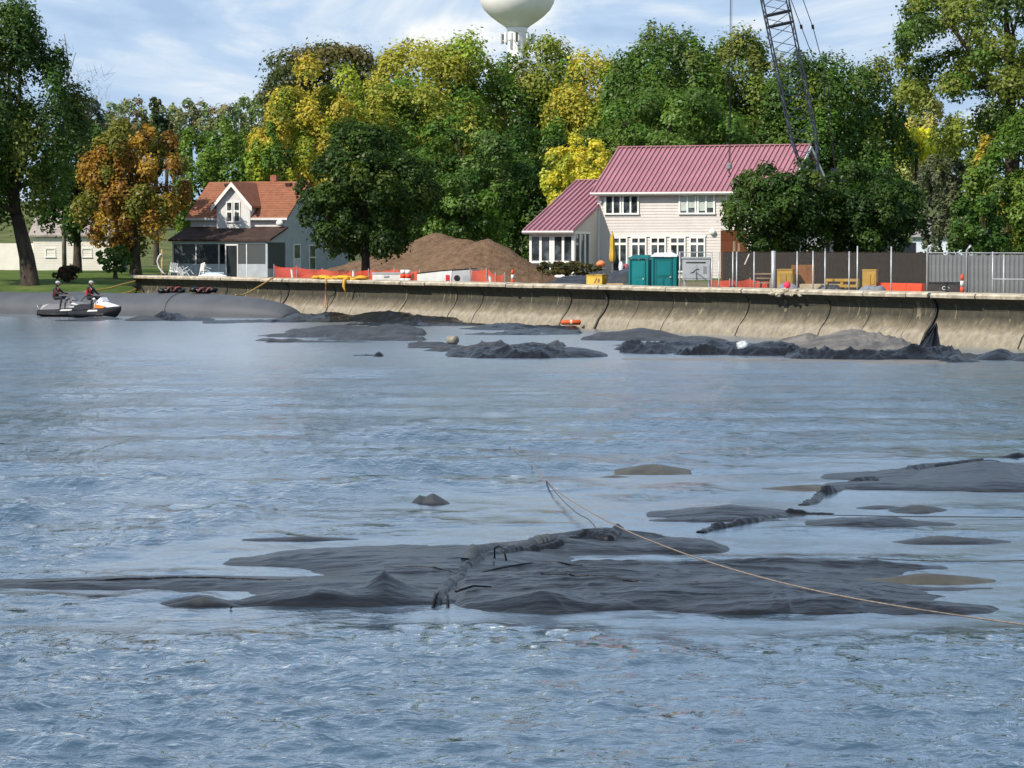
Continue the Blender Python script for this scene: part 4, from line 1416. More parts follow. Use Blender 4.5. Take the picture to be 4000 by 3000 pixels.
isl = [
    ('grey sheet islet with a dark rope edge, behind the broad sheet', M_tarp, (2480, 3250, 1960, 2060), [(2850, 2012, 330, 22, .11), (2820, 2038, 330, 10, .06)]),
    ('pointed dark sheet islet right of the rope knot', M_tarp, (3100, 3850, 2000, 2090), [(3440, 2052, 330, 17, .10), (3300, 2045, 180, 12, .06)]),
    ('small tan and grey sheet islet behind the pointed one', M_tarpg, (3300, 3800, 1950, 2030), [(3600, 1998, 140, 13, .07), (3450, 1988, 130, 8, .035)]),
    ('lone grey sheet islet low in the water at right', M_tarpg, (3400, 4000, 2080, 2140), [(3690, 2118, 190, 13, .06)]),
    ('large grey sheet running out of the right edge, upper one', M_tarp, (3150, 4250, 1770, 1935), [(3820, 1868, 480, 40, .21), (3500, 1868, 240, 18, .12), (3400, 1905, 330, 12, .08), (3900, 1898, 520, 18, .11)]),
    ('small brown pointed sheet islet alone in mid water', M_tarpg, (1560, 1840, 1930, 1990), [(1690, 1968, 75, 12, .13), (1640, 1966, 40, 8, .10)]),
    ('thin brown sheet islet nearest to the far ripples', M_tarpo, (2380, 2720, 1790, 1850), [(2550, 1832, 120, 10, .055)]),
    ('tiny brown sliver of sheet just below the rope start', M_tarpo, (2230, 2520, 1840, 1890), [(2400, 1868, 90, 6, .03)]),
    ('olive silted sheet islet beside the broad sheet', M_tarpo, (3150, 3950, 2240, 2300), [(3620, 2272, 260, 14, .07)]),
    ('low tan sheet streak left of the black crumpled seam', M_tarpo, (2900, 3420, 1885, 1935), [(3180, 1913, 180, 9, .05)]),
    ('long flat dark streak of sheet at the far left', M_tarp, (-150, 700, 2300, 2360), [(120, 2328, 260, 6, .03), (380, 2340, 220, 6, .03)]),
    ('small dark sheet lump in front of the left sheet', M_tarpg, (560, 1000, 2320, 2390), [(780, 2366, 150, 11, .06)]),
    ('pale silted sheet streak behind the left sheet', M_tarpg, (900, 1500, 2070, 2130), [(1180, 2108, 190, 7, .03)]),
]
for i, (lab, m_, (a, b_, c, d_), bp) in enumerate(isl):
    sheet_obj('tarp_islet', lab, m_, (a, b_, c, d_, bp, 150, 70), group='small sheet islets in the shallows', seed=31 + i * 3, wr_amp=0.008, wr_sc=(0.6, 2.5), ridge=0.03, rsc=2.0, hk=1.3)


def zof(g, x, y):
    X, Y, Z = g
    i = np.argmin((X - x) ** 2 + (Y - y) ** 2)
    return float(Z.reshape(-1)[i])


def ruffle(name, path, parent, m_, h0, g=None, amp=0.06, n_per=14, seed=1, taper=True, wide=1.0, hfreq=0.16):
    """a pleated, standing strip along a path of (column, row) points on the water"""
    rs = np.random.RandomState(seed)
    P = [G(a, b_, 0.0) for a, b_ in path]
    pts = []
    for i in range(len(P) - 1):
        for k in range(n_per):
            pts.append(P[i].lerp(P[i + 1], k / n_per))
    pts.append(P[-1])
    n = len(pts)
    rowsv = []
    hh = 0.5 + 0.45 * (vn(np.arange(n) * hfreq, np.zeros(n), seed) * 2 - 1)
    for i, q in enumerate(pts):
        t_ = (pts[min(i + 1, n - 1)] - pts[max(i - 1, 0)]).normalized()
        sd_ = Vector((-t_.y, t_.x, 0))
        base = zof(g, q.x, q.y) if g is not None else 0.0
        base = max(base, -0.02)
        tp = 1.0
        if taper: tp = min(1, i / 6.0, (n - 1 - i) / 6.0) * 0.9 + 0.1
        h = h0 * tp * (0.35 + 1.25 * hh[i])
        z = amp * math.sin(i * 1.9 + 2 * hh[i]) + rs.normal(0, amp * 0.25)
        w = wide
        prof_ = [(-0.16 * w, -0.05), (-0.10 * w + 0.3 * z, h * 0.55), (0.0 + z, h), (0.03 + z, h * 0.97), (0.07 * w + 0.5 * z, h * 0.45), (0.16 * w, -0.05)]
        rowsv.append([(q.x + sd_.x * a, q.y + sd_.y * a, base + b_) for a, b_ in prof_])
    A_ = np.array(rowsv)
    o = link(name, grid_mesh(name, A_[..., 0], A_[..., 1], A_[..., 2], m_, False), parent)
    return o


path1 = [(1700, 2372), (1712, 2345), (1745, 2300), (1800, 2268), (1818, 2238), (1900, 2205), (2000, 2180), (2100, 2166), (2185, 2158), (2215, 2130), (2290, 2120), (2380, 2132), (2440, 2100), (2520, 2092), (2610, 2098)]
ruffle('pleated_seam', path1, oA, M_tarpd, 0.055, gA, 0.014, 16, 3, hfreq=0.05, wide=0.55)
# upright pale side of the pleats
ruffle('folded_hem', [(1822, 2226), (1900, 2192), (1990, 2168), (2080, 2154), (2170, 2148)], oA, mat('pleated_webbing', (0.055, 0.064, 0.072), 0.5, 0.2, 4), 0.11, gA, 0.035, 18, 9, hfreq=0.05, wide=0.8)
# strap loop standing on the seam
s0 = G(1932, 2182, 0.12); s1 = G(1978, 2190, 0.12)
MB().tube([s0, s0 + Vector((0.0, 0, 0.13)), s0.lerp(s1, 0.35) + Vector((0, 0, 0.17)), s0.lerp(s1, .8) + Vector((0, 0, 0.13)), s1], 0.012, 6).build('strap_loop', M_tarpd, oA, True)
MB().tube([G(1690, 2372, 0.0), G(1700, 2330, 0.08), G(1712, 2318, 0.11)], [0.018, 0.016, 0.012], 6).build('hem_end', M_tarpd, oA, True)
MB().tube([G(1750, 2374, 0.0), G(1750, 2330, 0.08), G(1742, 2312, 0.12)], [0.02, 0.018, 0.015], 6).build('hem_end', M_tarpd, oA, True)
MB().tube([G(1780, 2310, 0.1), G(1850, 2288, 0.14), G(1920, 2292, 0.13)], [0.016, 0.013, 0.008], 6).build('hem_end', M_tarpd, oA, True)
# dark ridge seams along the sheets
for pth, par, g in (([(2110, 2295), (2300, 2303), (2500, 2318), (2760, 2330)], oC, gC), ([(1500, 2243), (1700, 2250), (1790, 2262)], oA, gA), ([(100, 2286), (500, 2279), (850, 2282), (1180, 2292)], oA, gA), ([(1880, 2262), (2100, 2250), (2300, 2256)], oC, gC)):
    pp = []
    for i in range(len(pth) - 1):
        for k in range(8):
            a = k / 8
            q = G(pth[i][0] * (1 - a) + pth[i + 1][0] * a, pth[i][1] * (1 - a) + pth[i + 1][1] * a, 0)
            pp.append(Vector((q.x, q.y, max(0.01, zof(g, q.x, q.y)) + 0.003)))
    n = len(pp)
    MB().tube(pp, [0.003 + 0.007 * math.sin(math.pi * i / (n - 1)) for i in range(n)], 5).build('fold_ridge', M_tarpd, par, True)
s2 = ruffle('black_seam', [(2735, 2078), (2790, 2066), (2850, 2058), (2940, 2044), (3000, 2028), (3060, 2012), (3100, 2010), (3180, 2008), (3260, 2010)], None, M_tarpd, 0.065, None, 0.030, 10, 21, wide=0.6)
tag(s2, 'crumpled black seam with a knotted rope, between two sheet islets', 'seam')
s3 = ruffle('black_seam', [(3135, 1974), (3180, 1958), (3205, 1932), (3260, 1922), (3320, 1898), (3400, 1885), (3480, 1868), (3560, 1840), (3640, 1822), (3760, 1812), (3900, 1798), (4080, 1788)], None, M_tarpd, 0.095, None, 0.040, 10, 33, wide=0.7)
tag(s3, 'long black crumpled seam climbing to the right edge', 'seam')

# ---- far shore sheets, in front of the sea wall
FS = 'heaped sheets along the foot of the sea wall'
far = [
    ('dark sheet mounds against the wall, right of the grey tube', M_tarp, (1060, 1860, 1205, 1275), [(1150, 1240, 90, 6, .42), (1300, 1242, 130, 6, .45), (1500, 1250, 220, 7, .75), (1640, 1256, 150, 6, .55), (1760, 1258, 110, 4, .3)], 0.12),
    ('grey sheet mound with pale silt on its flank, left of the log-like roll', M_tarpg, (1000, 1700, 1262, 1345), [(1330, 1296, 190, 8, .55), (1540, 1304, 150, 7, .65), (1230, 1314, 220, 4, .22), (1480, 1325, 240, 5, .26), (1120, 1336, 140, 3, .16)], 0.12),
    ('long black roll of sheet lying like a log in open water', M_tarpd, (1700, 2420, 1340, 1405), [(1920, 1392, 220, 6, .5), (2130, 1390, 210, 7, .62), (1800, 1386, 130, 5, .4), (2260, 1392, 100, 5, .5)], 0.22),
    ('flat grey sheet tangle around the pale barrel', M_tarpg, (1550, 2250, 1325, 1385), [(1930, 1362, 130, 5, .42), (1700, 1356, 150, 4, .22), (2090, 1352, 160, 4, .25), (1830, 1372, 160, 4, .25), (1620, 1345, 110, 3, .15)], 0.16),
    ('low dark sheet beside the wall foot under the red float', M_tarp, (1780, 2300, 1245, 1325), [(1960, 1284, 150, 6, .42), (2130, 1294, 150, 4, .25), (2000, 1305, 190, 3, .15), (2220, 1300, 110, 3, .2)], 0.1),
    ('smooth grey sheet mound left of the crumpled black heap', M_tarpg, (2230, 2900, 1275, 1345), [(2500, 1322, 230, 9, .85), (2360, 1324, 140, 5, .45), (2700, 1330, 160, 5, .35)], 0.1),
    ('crumpled black sheet heap with a white bag', M_tarpd, (2370, 3260, 1325, 1405), [(2560, 1374, 170, 7, .6), (2790, 1380, 190, 7, .8), (3010, 1384, 190, 8, 1.0), (2460, 1366, 110, 4, .35), (2700, 1352, 240, 5, .5)], 0.55),
    ('big pale silt-covered sheet mound against the wall', M_tarpl, (2900, 3720, 1300, 1408), [(3330, 1372, 300, 14, 1.35), (3150, 1358, 180, 8, .9), (3500, 1382, 140, 8, .95)], 0.22),
    ('black crumpled skirt of sheet before the pale mound', M_tarpd, (3030, 3800, 1360, 1425), [(3170, 1398, 150, 6, .62), (3380, 1402, 190, 6, .62), (3560, 1400, 140, 6, .66), (3700, 1402, 120, 5, .5)], 0.5),
    ('grey black sheet lumps at the right edge under the wall', M_tarp, (3640, 4150, 1370, 1430), [(3900, 1403, 110, 7, .72), (4040, 1408, 110, 6, .5), (3740, 1412, 110, 4, .3)], 0.25),
    ('thin dark sheet slivers floating left of the grey mound', M_tarpd, (960, 1500, 1285, 1345), [(1080, 1312, 70, 2.5, .14), (1050, 1330, 60, 2.5, .16), (1250, 1336, 190, 2, .08)], 0.05),
    ('small black sheet peaks low in the water', M_tarpd, (1330, 1560, 1370, 1400), [(1480, 1392, 30, 3, .35), (1420, 1390, 60, 1.6, .1)], 0.1),
    ('dark sheet scraps left of the grey tube end', M_tarpg, (180, 700, 1215, 1265), [(390, 1246, 110, 4, .3), (560, 1250, 90, 4.5, .42), (300, 1252, 120, 2.5, .12)], 0.2),
    ('black folded sheet with olive flap before the grey tube', M_tarpd, (540, 860, 1210, 1262), [(640, 1246, 50, 5, .75), (700, 1250, 60, 4, .5), (780, 1250, 60, 4, .35)], 0.3),
    ('flat dark sheet edge joining the tube to the wall mounds', M_tarpd, (760, 1240, 1228, 1275), [(950, 1258, 160, 2.6, .16), (1120, 1256, 110, 4, .38), (820, 1262, 100, 2, .12)], 0.14),
    ('long flat black sheet margin in front of the right-hand wall', M_tarpd, (2280, 4200, 1330, 1412), [(2650, 1360, 330, 6, .16), (3000, 1374, 400, 8, .22), (3450, 1388, 420, 8, .22), (3900, 1396, 330, 6, .2), (2420, 1350, 200, 4, .12)], 0.2),
    ('long flat dark sheet margin in front of the left-hand wall', M_tarp, (940, 2350, 1222, 1300), [(1250, 1254, 300, 5, .16), (1650, 1268, 330, 6, .16), (2050, 1284, 300, 6, .14)], 0.16),
    ('muddy silt bank awash before the crumpled heap', mat('wet_silt', (0.16, 0.14, 0.115), 0.35, 0.2, 0.6, 0.01, 4, 0.5), (2330, 3800, 1375, 1432), [(2800, 1402, 420, 5, .05), (3250, 1410, 420, 6, .05), (3600, 1418, 360, 5, .05)], 0.0),
]
for i, (lab, m_, (a, b_, c, d_), bp, rg_) in enumerate(far):
    sheet_obj('silt_bank' if 'silt bank' in lab else 'heaped_tarp', lab, m_, (a, b_, c, d_, bp, 230, 150), cat='silt bank' if 'silt bank' in lab else 'tarp', group=FS, seed=71 + i * 5, out_k=0.7, wr_amp=0.03, wr_sc=(0.35, 0.25), ridge=rg_ * 1.5 + 0.08, rsc=0.9, dip=-0.3, hk=0.58, tip_p=1.7)

# ---- the inflated grey tube at the left
a = G(-260, 1222); b_ = G(1105, 1243)
ax = (b_ - a)
ln = ax.length
ax.normalize()
sd_ = Vector((-ax.y, ax.x, 0))
n = 90
rows_ = []
for i in range(n + 1):
    f = i / n
    taper = math.sqrt(max(0.0, 1 - max(0, (f - 0.74) / 0.26) ** 2.1))
    hgt = 1.32 * taper + 0.01
    wid = 1.9 * (0.25 + 0.75 * taper)
    hgt += 0.03 * math.sin(f * 21) * taper
    c = a + ax * (ln * f)
    row = []
    for k in range(19):
        w = math.pi * k / 18
        row.append((c.x + sd_.x * (-math.cos(w) * wid + 1.5), c.y + sd_.y * (-math.cos(w) * wid + 1.5), -0.12 + (hgt + 0.12) * max(0, math.sin(w)) ** 0.75))
    rows_.append(row)
A_ = np.array(rows_)
tube = link('geotextile_tube', grid_mesh('geotextile_tube', A_[..., 0], A_[..., 1], A_[..., 2], M_tube))
tag(tube, 'long smooth grey filled tube lying behind the jet skis', 'tube')
for f in (0.70, 0.45):
    i = int(f * n)
    MB().tube([Vector(q) + Vector((0.0, -0.01, 0.015)) for q in rows_[i]], 0.014, 5).build('tube_seam', M_tarpd, tube, True)


def at_tube(px, lift=0.0):
    best = min((abs(2000 + F * c[9][0] / c[9][1] - px), c[9]) for c in rows_)[1]
    return Vector(best) + Vector((0, 0, lift))


# bundles lying on the tube
for px, lab, sd2 in ((672, 'small dark red and black bundle on the grey tube', 1), (802, 'folded black bundle with reddish straps on the grey tube', 2)):
    q = at_tube(px)
    root = thing('strap_bundle', lab, 'bundle', q, 0, 'bundles on the grey tube')
    m = MB()
    for k in range(5):
        m.blob((-.55 + 0.28 * k, 0.05 * (k % 2), 0.10 + (0.12 if k in (0, 4) and sd2 == 2 else 0.06 * (k % 2))), (0.28, 0.3, 0.17), 9, 6, 0.2, k + sd2 * 9)
    m.build('fabric', M_tarpd, root, True)
    m = MB()
    for k in range(2):
        x0 = -0.15 + 0.45 * k
        m.tube([(x0 - .15, -.3, .08), (x0, -.27, .30), (x0 + .16, -.1, .33), (x0 + .25, .05, .28)], 0.055, 6)
    m.build('strap', mat('faded_red_strap', (0.26, 0.07, 0.055), 0.7), root, True)

# the pointed flap at the joint of the wall
q = G(3650, 1398)
fl = [G(3590, 1400) + Vector((0, 1.2, 0.2)), G(3625, 1402) + Vector((0, .4, 0.1)), G(3690, 1402) + Vector((0, 0.8, 0.15)), G(3700, 1398) + Vector((0, 1.6, 0.2))]
tip = W(3657, 1266, fl[0].y + 0.6)
nn = 9
rows_f = []
for k in range(nn):
    f = k / (nn - 1)
    row = []
    for j in range(17):
        g_ = j / 16 * 3
        i0 = min(int(g_), 2)
        bq = fl[i0].lerp(fl[i0 + 1], g_ - i0)
        q_ = bq.lerp(tip, f ** 1.25)
        q_ = q_ + Vector((0, 0.22 * math.sin(j * 1.7) * (1 - f) * f * 3 + 0.12 * math.sin(j * 1.1), 0.04 * math.sin(j * 2.3)))
        row.append(q_)
    rows_f.append(row)
A_ = np.array([[tuple(v_) for v_ in r__] for r__ in rows_f])
o = link('pointed_flap', grid_mesh('pointed_flap', A_[..., 0], A_[..., 1], A_[..., 2], M_tarpd))
md = o.modifiers.new('thickness', 'SOLIDIFY'); md.thickness = 0.03
tag(o, 'pointed black flap of sheet standing before the right wall joint', 'flap')

# odds and ends in the far shallows
q = G(1768, 1364)
root = thing('barrel', 'short pale barrel with rusty end lying among the flat grey sheet', 'barrel', (q.x, q.y, 0.36), math.radians(-48))
root.scale = (0.6, 0.6, 0.6)
Mx = Matrix.Rotation(math.pi / 2, 4, 'Y')
MB().lathe([(0.26, -0.35), (0.29, -0.3), (0.29, 0.3), (0.26, 0.35)], 18, (0, 0, 0), Mx).build('shell', mat('barrel_white', (0.24, 0.21, 0.17), 0.6, 0.25, 3), root, True)
MB().lathe([(0.25, -0.36), (0.25, -0.345)], 18, (0, 0, 0), Mx).build('end_cap', mat('rust', (0.17, 0.085, 0.035), 0.85, 0.4, 5), root)
q = wall_at(2230, -1.75, 0.0)
root = thing('float_tube', 'orange red float lying at the foot of the sea wall', 'float', (q.x, q.y, 0.30), math.radians(2))
MB().lathe([(0.05, -0.5), (0.12, -0.45), (0.13, 0.45), (0.05, 0.5)], 12, (0, 0, 0), Mx).build('float_body', mat('orange_float', (0.62, 0.10, 0.03), 0.5, 0.15, 4), root, True)
MB().lathe([(0.135, -0.05), (0.135, 0.06)], 12, (0, 0, 0), Mx).build('float_band', mat('faded_band', (0.7, 0.5, 0.4), 0.6), root)
q = G(2893, 1386)
o = MB().blob((0, 0, 0.38), (0.22, 0.2, 0.17), 14, 9, 0.25, 4).build('plastic_bag', mat('white_plastic', (0.5, 0.54, 0.57), 0.3, 0.1, 4, 0.04, 6, 0.5), None, True, (q.x, q.y - 0.9, 0))
tag(o, 'crumpled white plastic bag caught in the black heap', 'bag')
q = G(902, 2376)
o = MB().blob((0, 0, 0.012), (0.018, 0.018, 0.018), 10, 7).build('marker_float', M_black, None, True, (q.x, q.y, 0))
tag(o, 'tiny round black float before the left foreground sheet', 'float')

# ================================================================== ROPES
M_rope = mat('tan_rope', (0.20, 0.165, 0.14), 0.85, 0.25, 20, 0.002, 60, 0.15)
M_rope2 = mat('dark_rope', (0.03, 0.03, 0.032), 0.8, 0.25, 20)


def rope(name, label, pts, r, m_, cat='rope', rr=None):
    P = [pt if isinstance(pt, Vector) else G(*pt) for pt in pts]
    sm = []
    n_ = len(P)
    for i in range(n_ - 1):
        p0, p1, p2, p3 = P[max(i - 1, 0)], P[i], P[i + 1], P[min(i + 2, n_ - 1)]
        for k in range(10):
            u = k / 10
            sm.append(0.5 * ((2 * p1) + (p2 - p0) * u + (2 * p0 - 5 * p1 + 4 * p2 - p3) * u * u + (3 * p1 - p0 - 3 * p2 + p3) * u ** 3))
    sm.append(P[-1])
    rad = r if not hasattr(r, '__len__') else list(np.interp(np.linspace(0, 1, len(sm)), np.linspace(0, 1, len(r)), r))
    o = MB().tube(sm, rad, 7).build(name, m_, None, True)
    tag(o, label, cat)
    return o


rope('mooring_rope', 'long tan rope slanting over the broad foreground sheet to the right edge',
     [(1960, 1720, -0.04), (2060, 1800, 0.02), (2120, 1860, 0.05), (2200, 1935, 0.14), (2400, 2050, 0.30), (2640, 2150, 0.34), (2900, 2235, 0.32), (3200, 2310, 0.27), (3500, 2366, 0.22), (3800, 2412, 0.12), (4000, 2440, 0.08), (4400, 2500, 0.04)],
     [0.007, 0.008, 0.009, 0.009, 0.010], M_rope)
rope('thin_line', 'thin slack cord dropping from the tan rope to the rear sheet', [(2120, 1862, 0.05), (2190, 1945, 0.10), (2255, 2005, 0.11), (2300, 2030, 0.10), (2345, 2085, 0.08)], 0.006, M_rope2, 'cord')
rope('dark_line', 'straight dark line running from the black seam to the right edge', [(3080, 2008, 0.05), (3500, 2017, 0.06), (3760, 2019, 0.03), (4100, 2021, 0.02)], 0.007, M_rope2, 'line')
rope('dark_line', 'short dark line across the upper right sheet', [(3820, 1800, 0.16), (3890, 1800, 0.19), (3960, 1830, 0.16), (4080, 1878, 0.12)], 0.010, M_rope2, 'line')
rope('dark_line', 'dark line trailing right from the broad sheet', [(3350, 2178, 0.05), (3600, 2190, 0.03), (3850, 2192, 0.02), (4080, 2188, 0.02)], 0.006, M_rope2, 'line')
# ================================================================== CONSTRUCTION YARD
GZW = 1.5                      # ground just behind the wall


def net_sheet(name, pts, z0s, z1s, m_, parent=None, wob=0.0, sub=10):
    """fabric hung along a line of points; carries its own metric for the weave"""
    X = []
    Y = []
    Zb = []
    Zt = []
    S = []
    s = 0
    for i in range(len(pts) - 1):
        for k in range(sub):
            f = k / sub
            q = Vector(pts[i]).lerp(Vector(pts[i + 1]), f)
            X.append(q.x); Y.append(q.y)
            Zb.append(z0s[i] * (1 - f) + z0s[i + 1] * f)
            Zt.append(z1s[i] * (1 - f) + z1s[i + 1] * f - 4 * wob * f * (1 - f))
            S.append(s + (Vector(pts[i + 1]) - Vector(pts[i])).length * f)
        s += (Vector(pts[i + 1]) - Vector(pts[i])).length
    X.append(pts[-1][0]); Y.append(pts[-1][1]); Zb.append(z0s[-1]); Zt.append(z1s[-1]); S.append(s)
    n = len(X)
    rows = 5
    A_ = np.zeros((rows, n, 3))
    for r in range(rows):
        f = r / (rows - 1)
        bow = wob * 0.7 * np.sin(np.array(S) * 2.3 + r * 0.8)
        A_[r, :, 0] = np.array(X) + bow * WN.x
        A_[r, :, 1] = np.array(Y) + bow * WN.y
        A_[r, :, 2] = np.array(Zb) * (1 - f) + np.array(Zt) * f
    me = grid_mesh(name, A_[..., 0], A_[..., 1], A_[..., 2], m_)
    at_ = me.attributes.new('net', 'FLOAT_VECTOR', 'POINT')
    v_ = np.zeros((rows, n, 3), np.float32)
    v_[..., 0] = np.array(S)[None]
    v_[..., 1] = A_[..., 2]
    at_.data.foreach_set('vector', v_.reshape(-1))
    return link(name, me, parent)


M_net = net_mat('orange_safety_net', (0.62, 0.07, 0.03), 0.055, 0.36, 0.6, diag=False)
M_netb = mat('orange_band', (0.70, 0.07, 0.02), 0.6, 0.1, 3)
M_woodp = mat('weathered_wood', (0.26, 0.19, 0.12), 0.85, 0.3, 4, 0.01, 12)
M_wood2 = mat('fresh_lumber', (0.46, 0.33, 0.18), 0.8, 0.2, 4, 0.01, 12)


def safety_fence(label, pxs, off, z1, wob=0.12):
    root = thing('safety_fence', label, 'safety fence', (0, 0, 0), 0, 'orange safety fences')
    pts = [wall_at(p, o_) for p, o_ in zip(pxs, off)]
    net_sheet('netting', pts, [GZW + 0.02] * len(pts), z1, M_net, root, wob)
    for p_, z in zip(pts, z1):
        MB().tube([(p_.x, p_.y, GZW - 0.2), (p_.x, p_.y, z + 0.06)], 0.025, 6).build('post', M_steel, root)
    for a in (0.04, 0.5):
        pass
    return root


safety_fence('orange safety netting from the porch corner to the dark maple trunk', [1071, 1160, 1260, 1340, 1440, 1540, 1640], [1.2, 1.4, 1.3, 1.5, 1.4, 1.6, 1.5], [2.92, 2.85, 2.72, 2.70, 2.72, 2.78, 2.72])
safety_fence('short orange safety netting right of the white utility body', [1836, 1900, 1935, 1972], [1.8, 1.7, 1.9, 1.8], [2.84, 2.86, 2.60, 2.62])

M_white = mat('dirty_white_paint', (0.70, 0.69, 0.66), 0.5, 0.12, 2)
M_grey = mat('grey_paint', (0.36, 0.38, 0.40), 0.5, 0.12, 2)
M_red = mat('red_plastic', (0.55, 0.03, 0.03), 0.45, 0.1, 3)


def yard(name, label, cat, px, off, group=None, rz=None, dz=0.0):
    q = wall_at(px, off)
    return thing(name, label, cat, (q.x, q.y, GZW + dz), math.atan2(WD.y, WD.x) + math.radians(38) if rz is None else rz, group)


# white marker posts
for px, h, ln, lab in ((1150, 1.15, -0.18, 'white marker post leaning beside the orange netting corner'), (1381, 1.12, 0.0, 'upright white marker post beside the maple trunk'), (1922, 0.95, -0.12, 'small leaning white post before the right orange netting')):
    r = yard('marker_post', lab, 'marker post', px, 0.75, 'white marker posts')
    MB().tube([(0, 0, -.1), (ln, 0, h)], 0.075, 8).build('post', M_white, r)
    MB().tube([(ln, 0, h), (ln * 1.05, 0, h + 0.05)], 0.082, 8).build('cap', M_grey, r)
# yellow tarp drooping over the coping
q = wall_at(1330, -0.4)
r = thing('yellow_sheet', 'yellow sheet spilling over the wall coping by the orange netting', 'sheet', (q.x, q.y, 2.17), math.atan2(WD.y, WD.x))
m = MB()
for k in range(12):
    m.blob((-3.0 + 0.55 * k, 0.1 * math.sin(k * 2.1), 0.06 + 0.06 * math.sin(k * 1.3)), (0.45, 0.35, 0.12), 8, 5, 0.25, k)
m.build('fabric', mat('yellow_plastic', (0.62, 0.34, 0.03), 0.6, 0.2, 3), r, True)
m = MB().tube([(1.7, -0.3, 0.05), (1.8, -0.62, -0.05), (1.75, -0.66, -0.4), (1.9, -0.60, -0.75)], [0.12, 0.13, 0.09, 0.03], 7)
m.build('hanging_end', mat('yellow_plastic_end', (0.55, 0.30, 0.03), 0.6, 0.2, 3), r, True)
q0 = wall_at(1273, -0.99, 2.0)
rope('hanging_strap', 'orange strap hanging straight down the sea wall', [wall_at(1275, -0.9, 2.2), wall_at(1274, -1.02, 1.9), wall_at(1272, -0.75, 1.2), wall_at(1270, -1.1, 0.5)], 0.035, mat('orange_strap', (0.50, 0.24, 0.05), 0.7), 'strap')
rope('yellow_rope', 'ochre rope slanting from the coping down to the grey tube', [wall_at(1070, -0.7, 2.2), G(1000, 1232, 0.9) * 0 + wall_at(1010, -2.5, 1.65), wall_at(950, -4.2, 1.2), at_tube(920, 0.04)], 0.045, mat('ochre_rope', (0.42, 0.27, 0.08), 0.8), 'rope')
rope('yellow_rope', 'slack yellow rope running along the bank to the wall end', [Vector((WALL_L.x - 0.3, WALL_L.y - 0.3, 1.75)), W(480, 1110, 187), W(430, 1125, 184), W(380, 1133, 181), W(330, 1140, 178)], 0.05, mat('yellow_line', (0.45, 0.30, 0.06), 0.8), 'rope')
rope('yellow_rope', 'lower yellow rope at the bank under the wall end', [Vector((WALL_L.x - 0.3, WALL_L.y - 0.6, 1.2)), W(500, 1142, 185), W(460, 1150, 181), W(420, 1155, 178)], 0.05, mat('yellow_line_low', (0.45, 0.28, 0.06), 0.8), 'rope')

# grey cool box
r = yard('tool_box', 'long pale grey box behind the coping right of the maple trunk', 'box', 1514, 1.1, rz=math.radians(-8))
MB().box(-0.82, 0.82, -0.35, 0.35, 0.32, 0.98).build('body', M_white, r)
MB().box(-0.85, 0.85, -0.38, 0.38, 0.984, 1.08).build('lid', M_grey, r)
for sx_ in (-0.7, 0.7):
    MB().box(sx_ - .1, sx_ + .1, -0.3, 0.3, -.05, 0.318).build('foot', M_grey, r)
MB().box(-0.15, 0.15, -0.385, -0.352, 0.8, 0.9).build('latch', M_steel, r)
# red and white barrier barrel pair
for px, lab in ((1575, 'red and white striped barricade drum left of the utility body'), (1594, 'second striped barricade drum touching the utility body')):
    r = yard('barricade_drum', lab, 'drum', px, 1.2, 'striped barricade drums')
    for k in range(5):
        MB().lathe([(0.2 - .01 * k, 0.04 + .24 * k), (0.19 - .01 * k, 0.278 + .24 * k)], 14).build('band', M_netb if k % 2 else M_white, r, True)
    MB().lathe([(0.28, -.05), (0.28, 0.035)], 14).build('base', M_black, r)
# white utility truck body
r = yard('utility_body', 'white and grey truck utility body with red tail light and round hole', 'truck body', 1740, 1.6, rz=math.radians(-10))
m = MB()
m.prism([(-1.62, 0, 0.25), (0.3, 0, 0.25), (0.38, 0, 1.22), (-0.2, 0, 1.18), (-1.62, 0, 1.02)], (0, 1.6, 0))
m.build('white_body', M_white, r)
m = MB()
m.prism([(0.34, 0.02, 0.25), (1.48, 0.02, 0.25), (1.52, 0.02, 1.30), (0.4, 0.02, 1.23)], (0, 1.5, 0))
m.build('grey_end', mat('pale_grey_paint', (0.45, 0.46, 0.47), 0.5, 0.12, 2), r)
MB().prism([(-1.64, -0.01, 1.03), (-0.2, -0.01, 1.19), (1.54, -0.01, 1.31), (1.54, -0.01, 1.36), (-0.2, -0.01, 1.25), (-1.64, -0.01, 1.09)], (0, 1.6, 0)).build('top_rail', M_black, r)
MB().box(0.03, 0.22, -0.05, -0.003, 0.62, 0.98).build('tail_light', M_red, r)
MB().lathe([(0.17, -0.04), (0.17, 0.01)], 16, (0, 0, 0), Matrix.Translation((0.66, 0.0, 0.80)) @ Matrix.Rotation(math.pi / 2, 4, 'X')).build('wheel_arch', M_black, r)
MB().box(1.0, 1.46, -0.02, 0.018, 0.55, 0.98).build('side_panel', M_grey, r)
MB().box(-0.35, -0.1, -0.02, -0.003, 0.40, 0.47).build('number_plate', M_woodp, r)
MB().box(-1.64, 1.5, 0.2, 1.4, -0.1, 0.248).build('chassis', M_black, r)
for sx_ in (-1.1, 0.9):
    MB().lathe([(0.3, -0.12), (0.33, -0.1), (0.33, 0.1), (0.3, 0.12)], 16, (0, 0, 0), Matrix.Translation((sx_, 0.3, 0.13)) @ Matrix.Rotation(math.pi / 2, 4, 'X')).build('wheel', M_black, r)


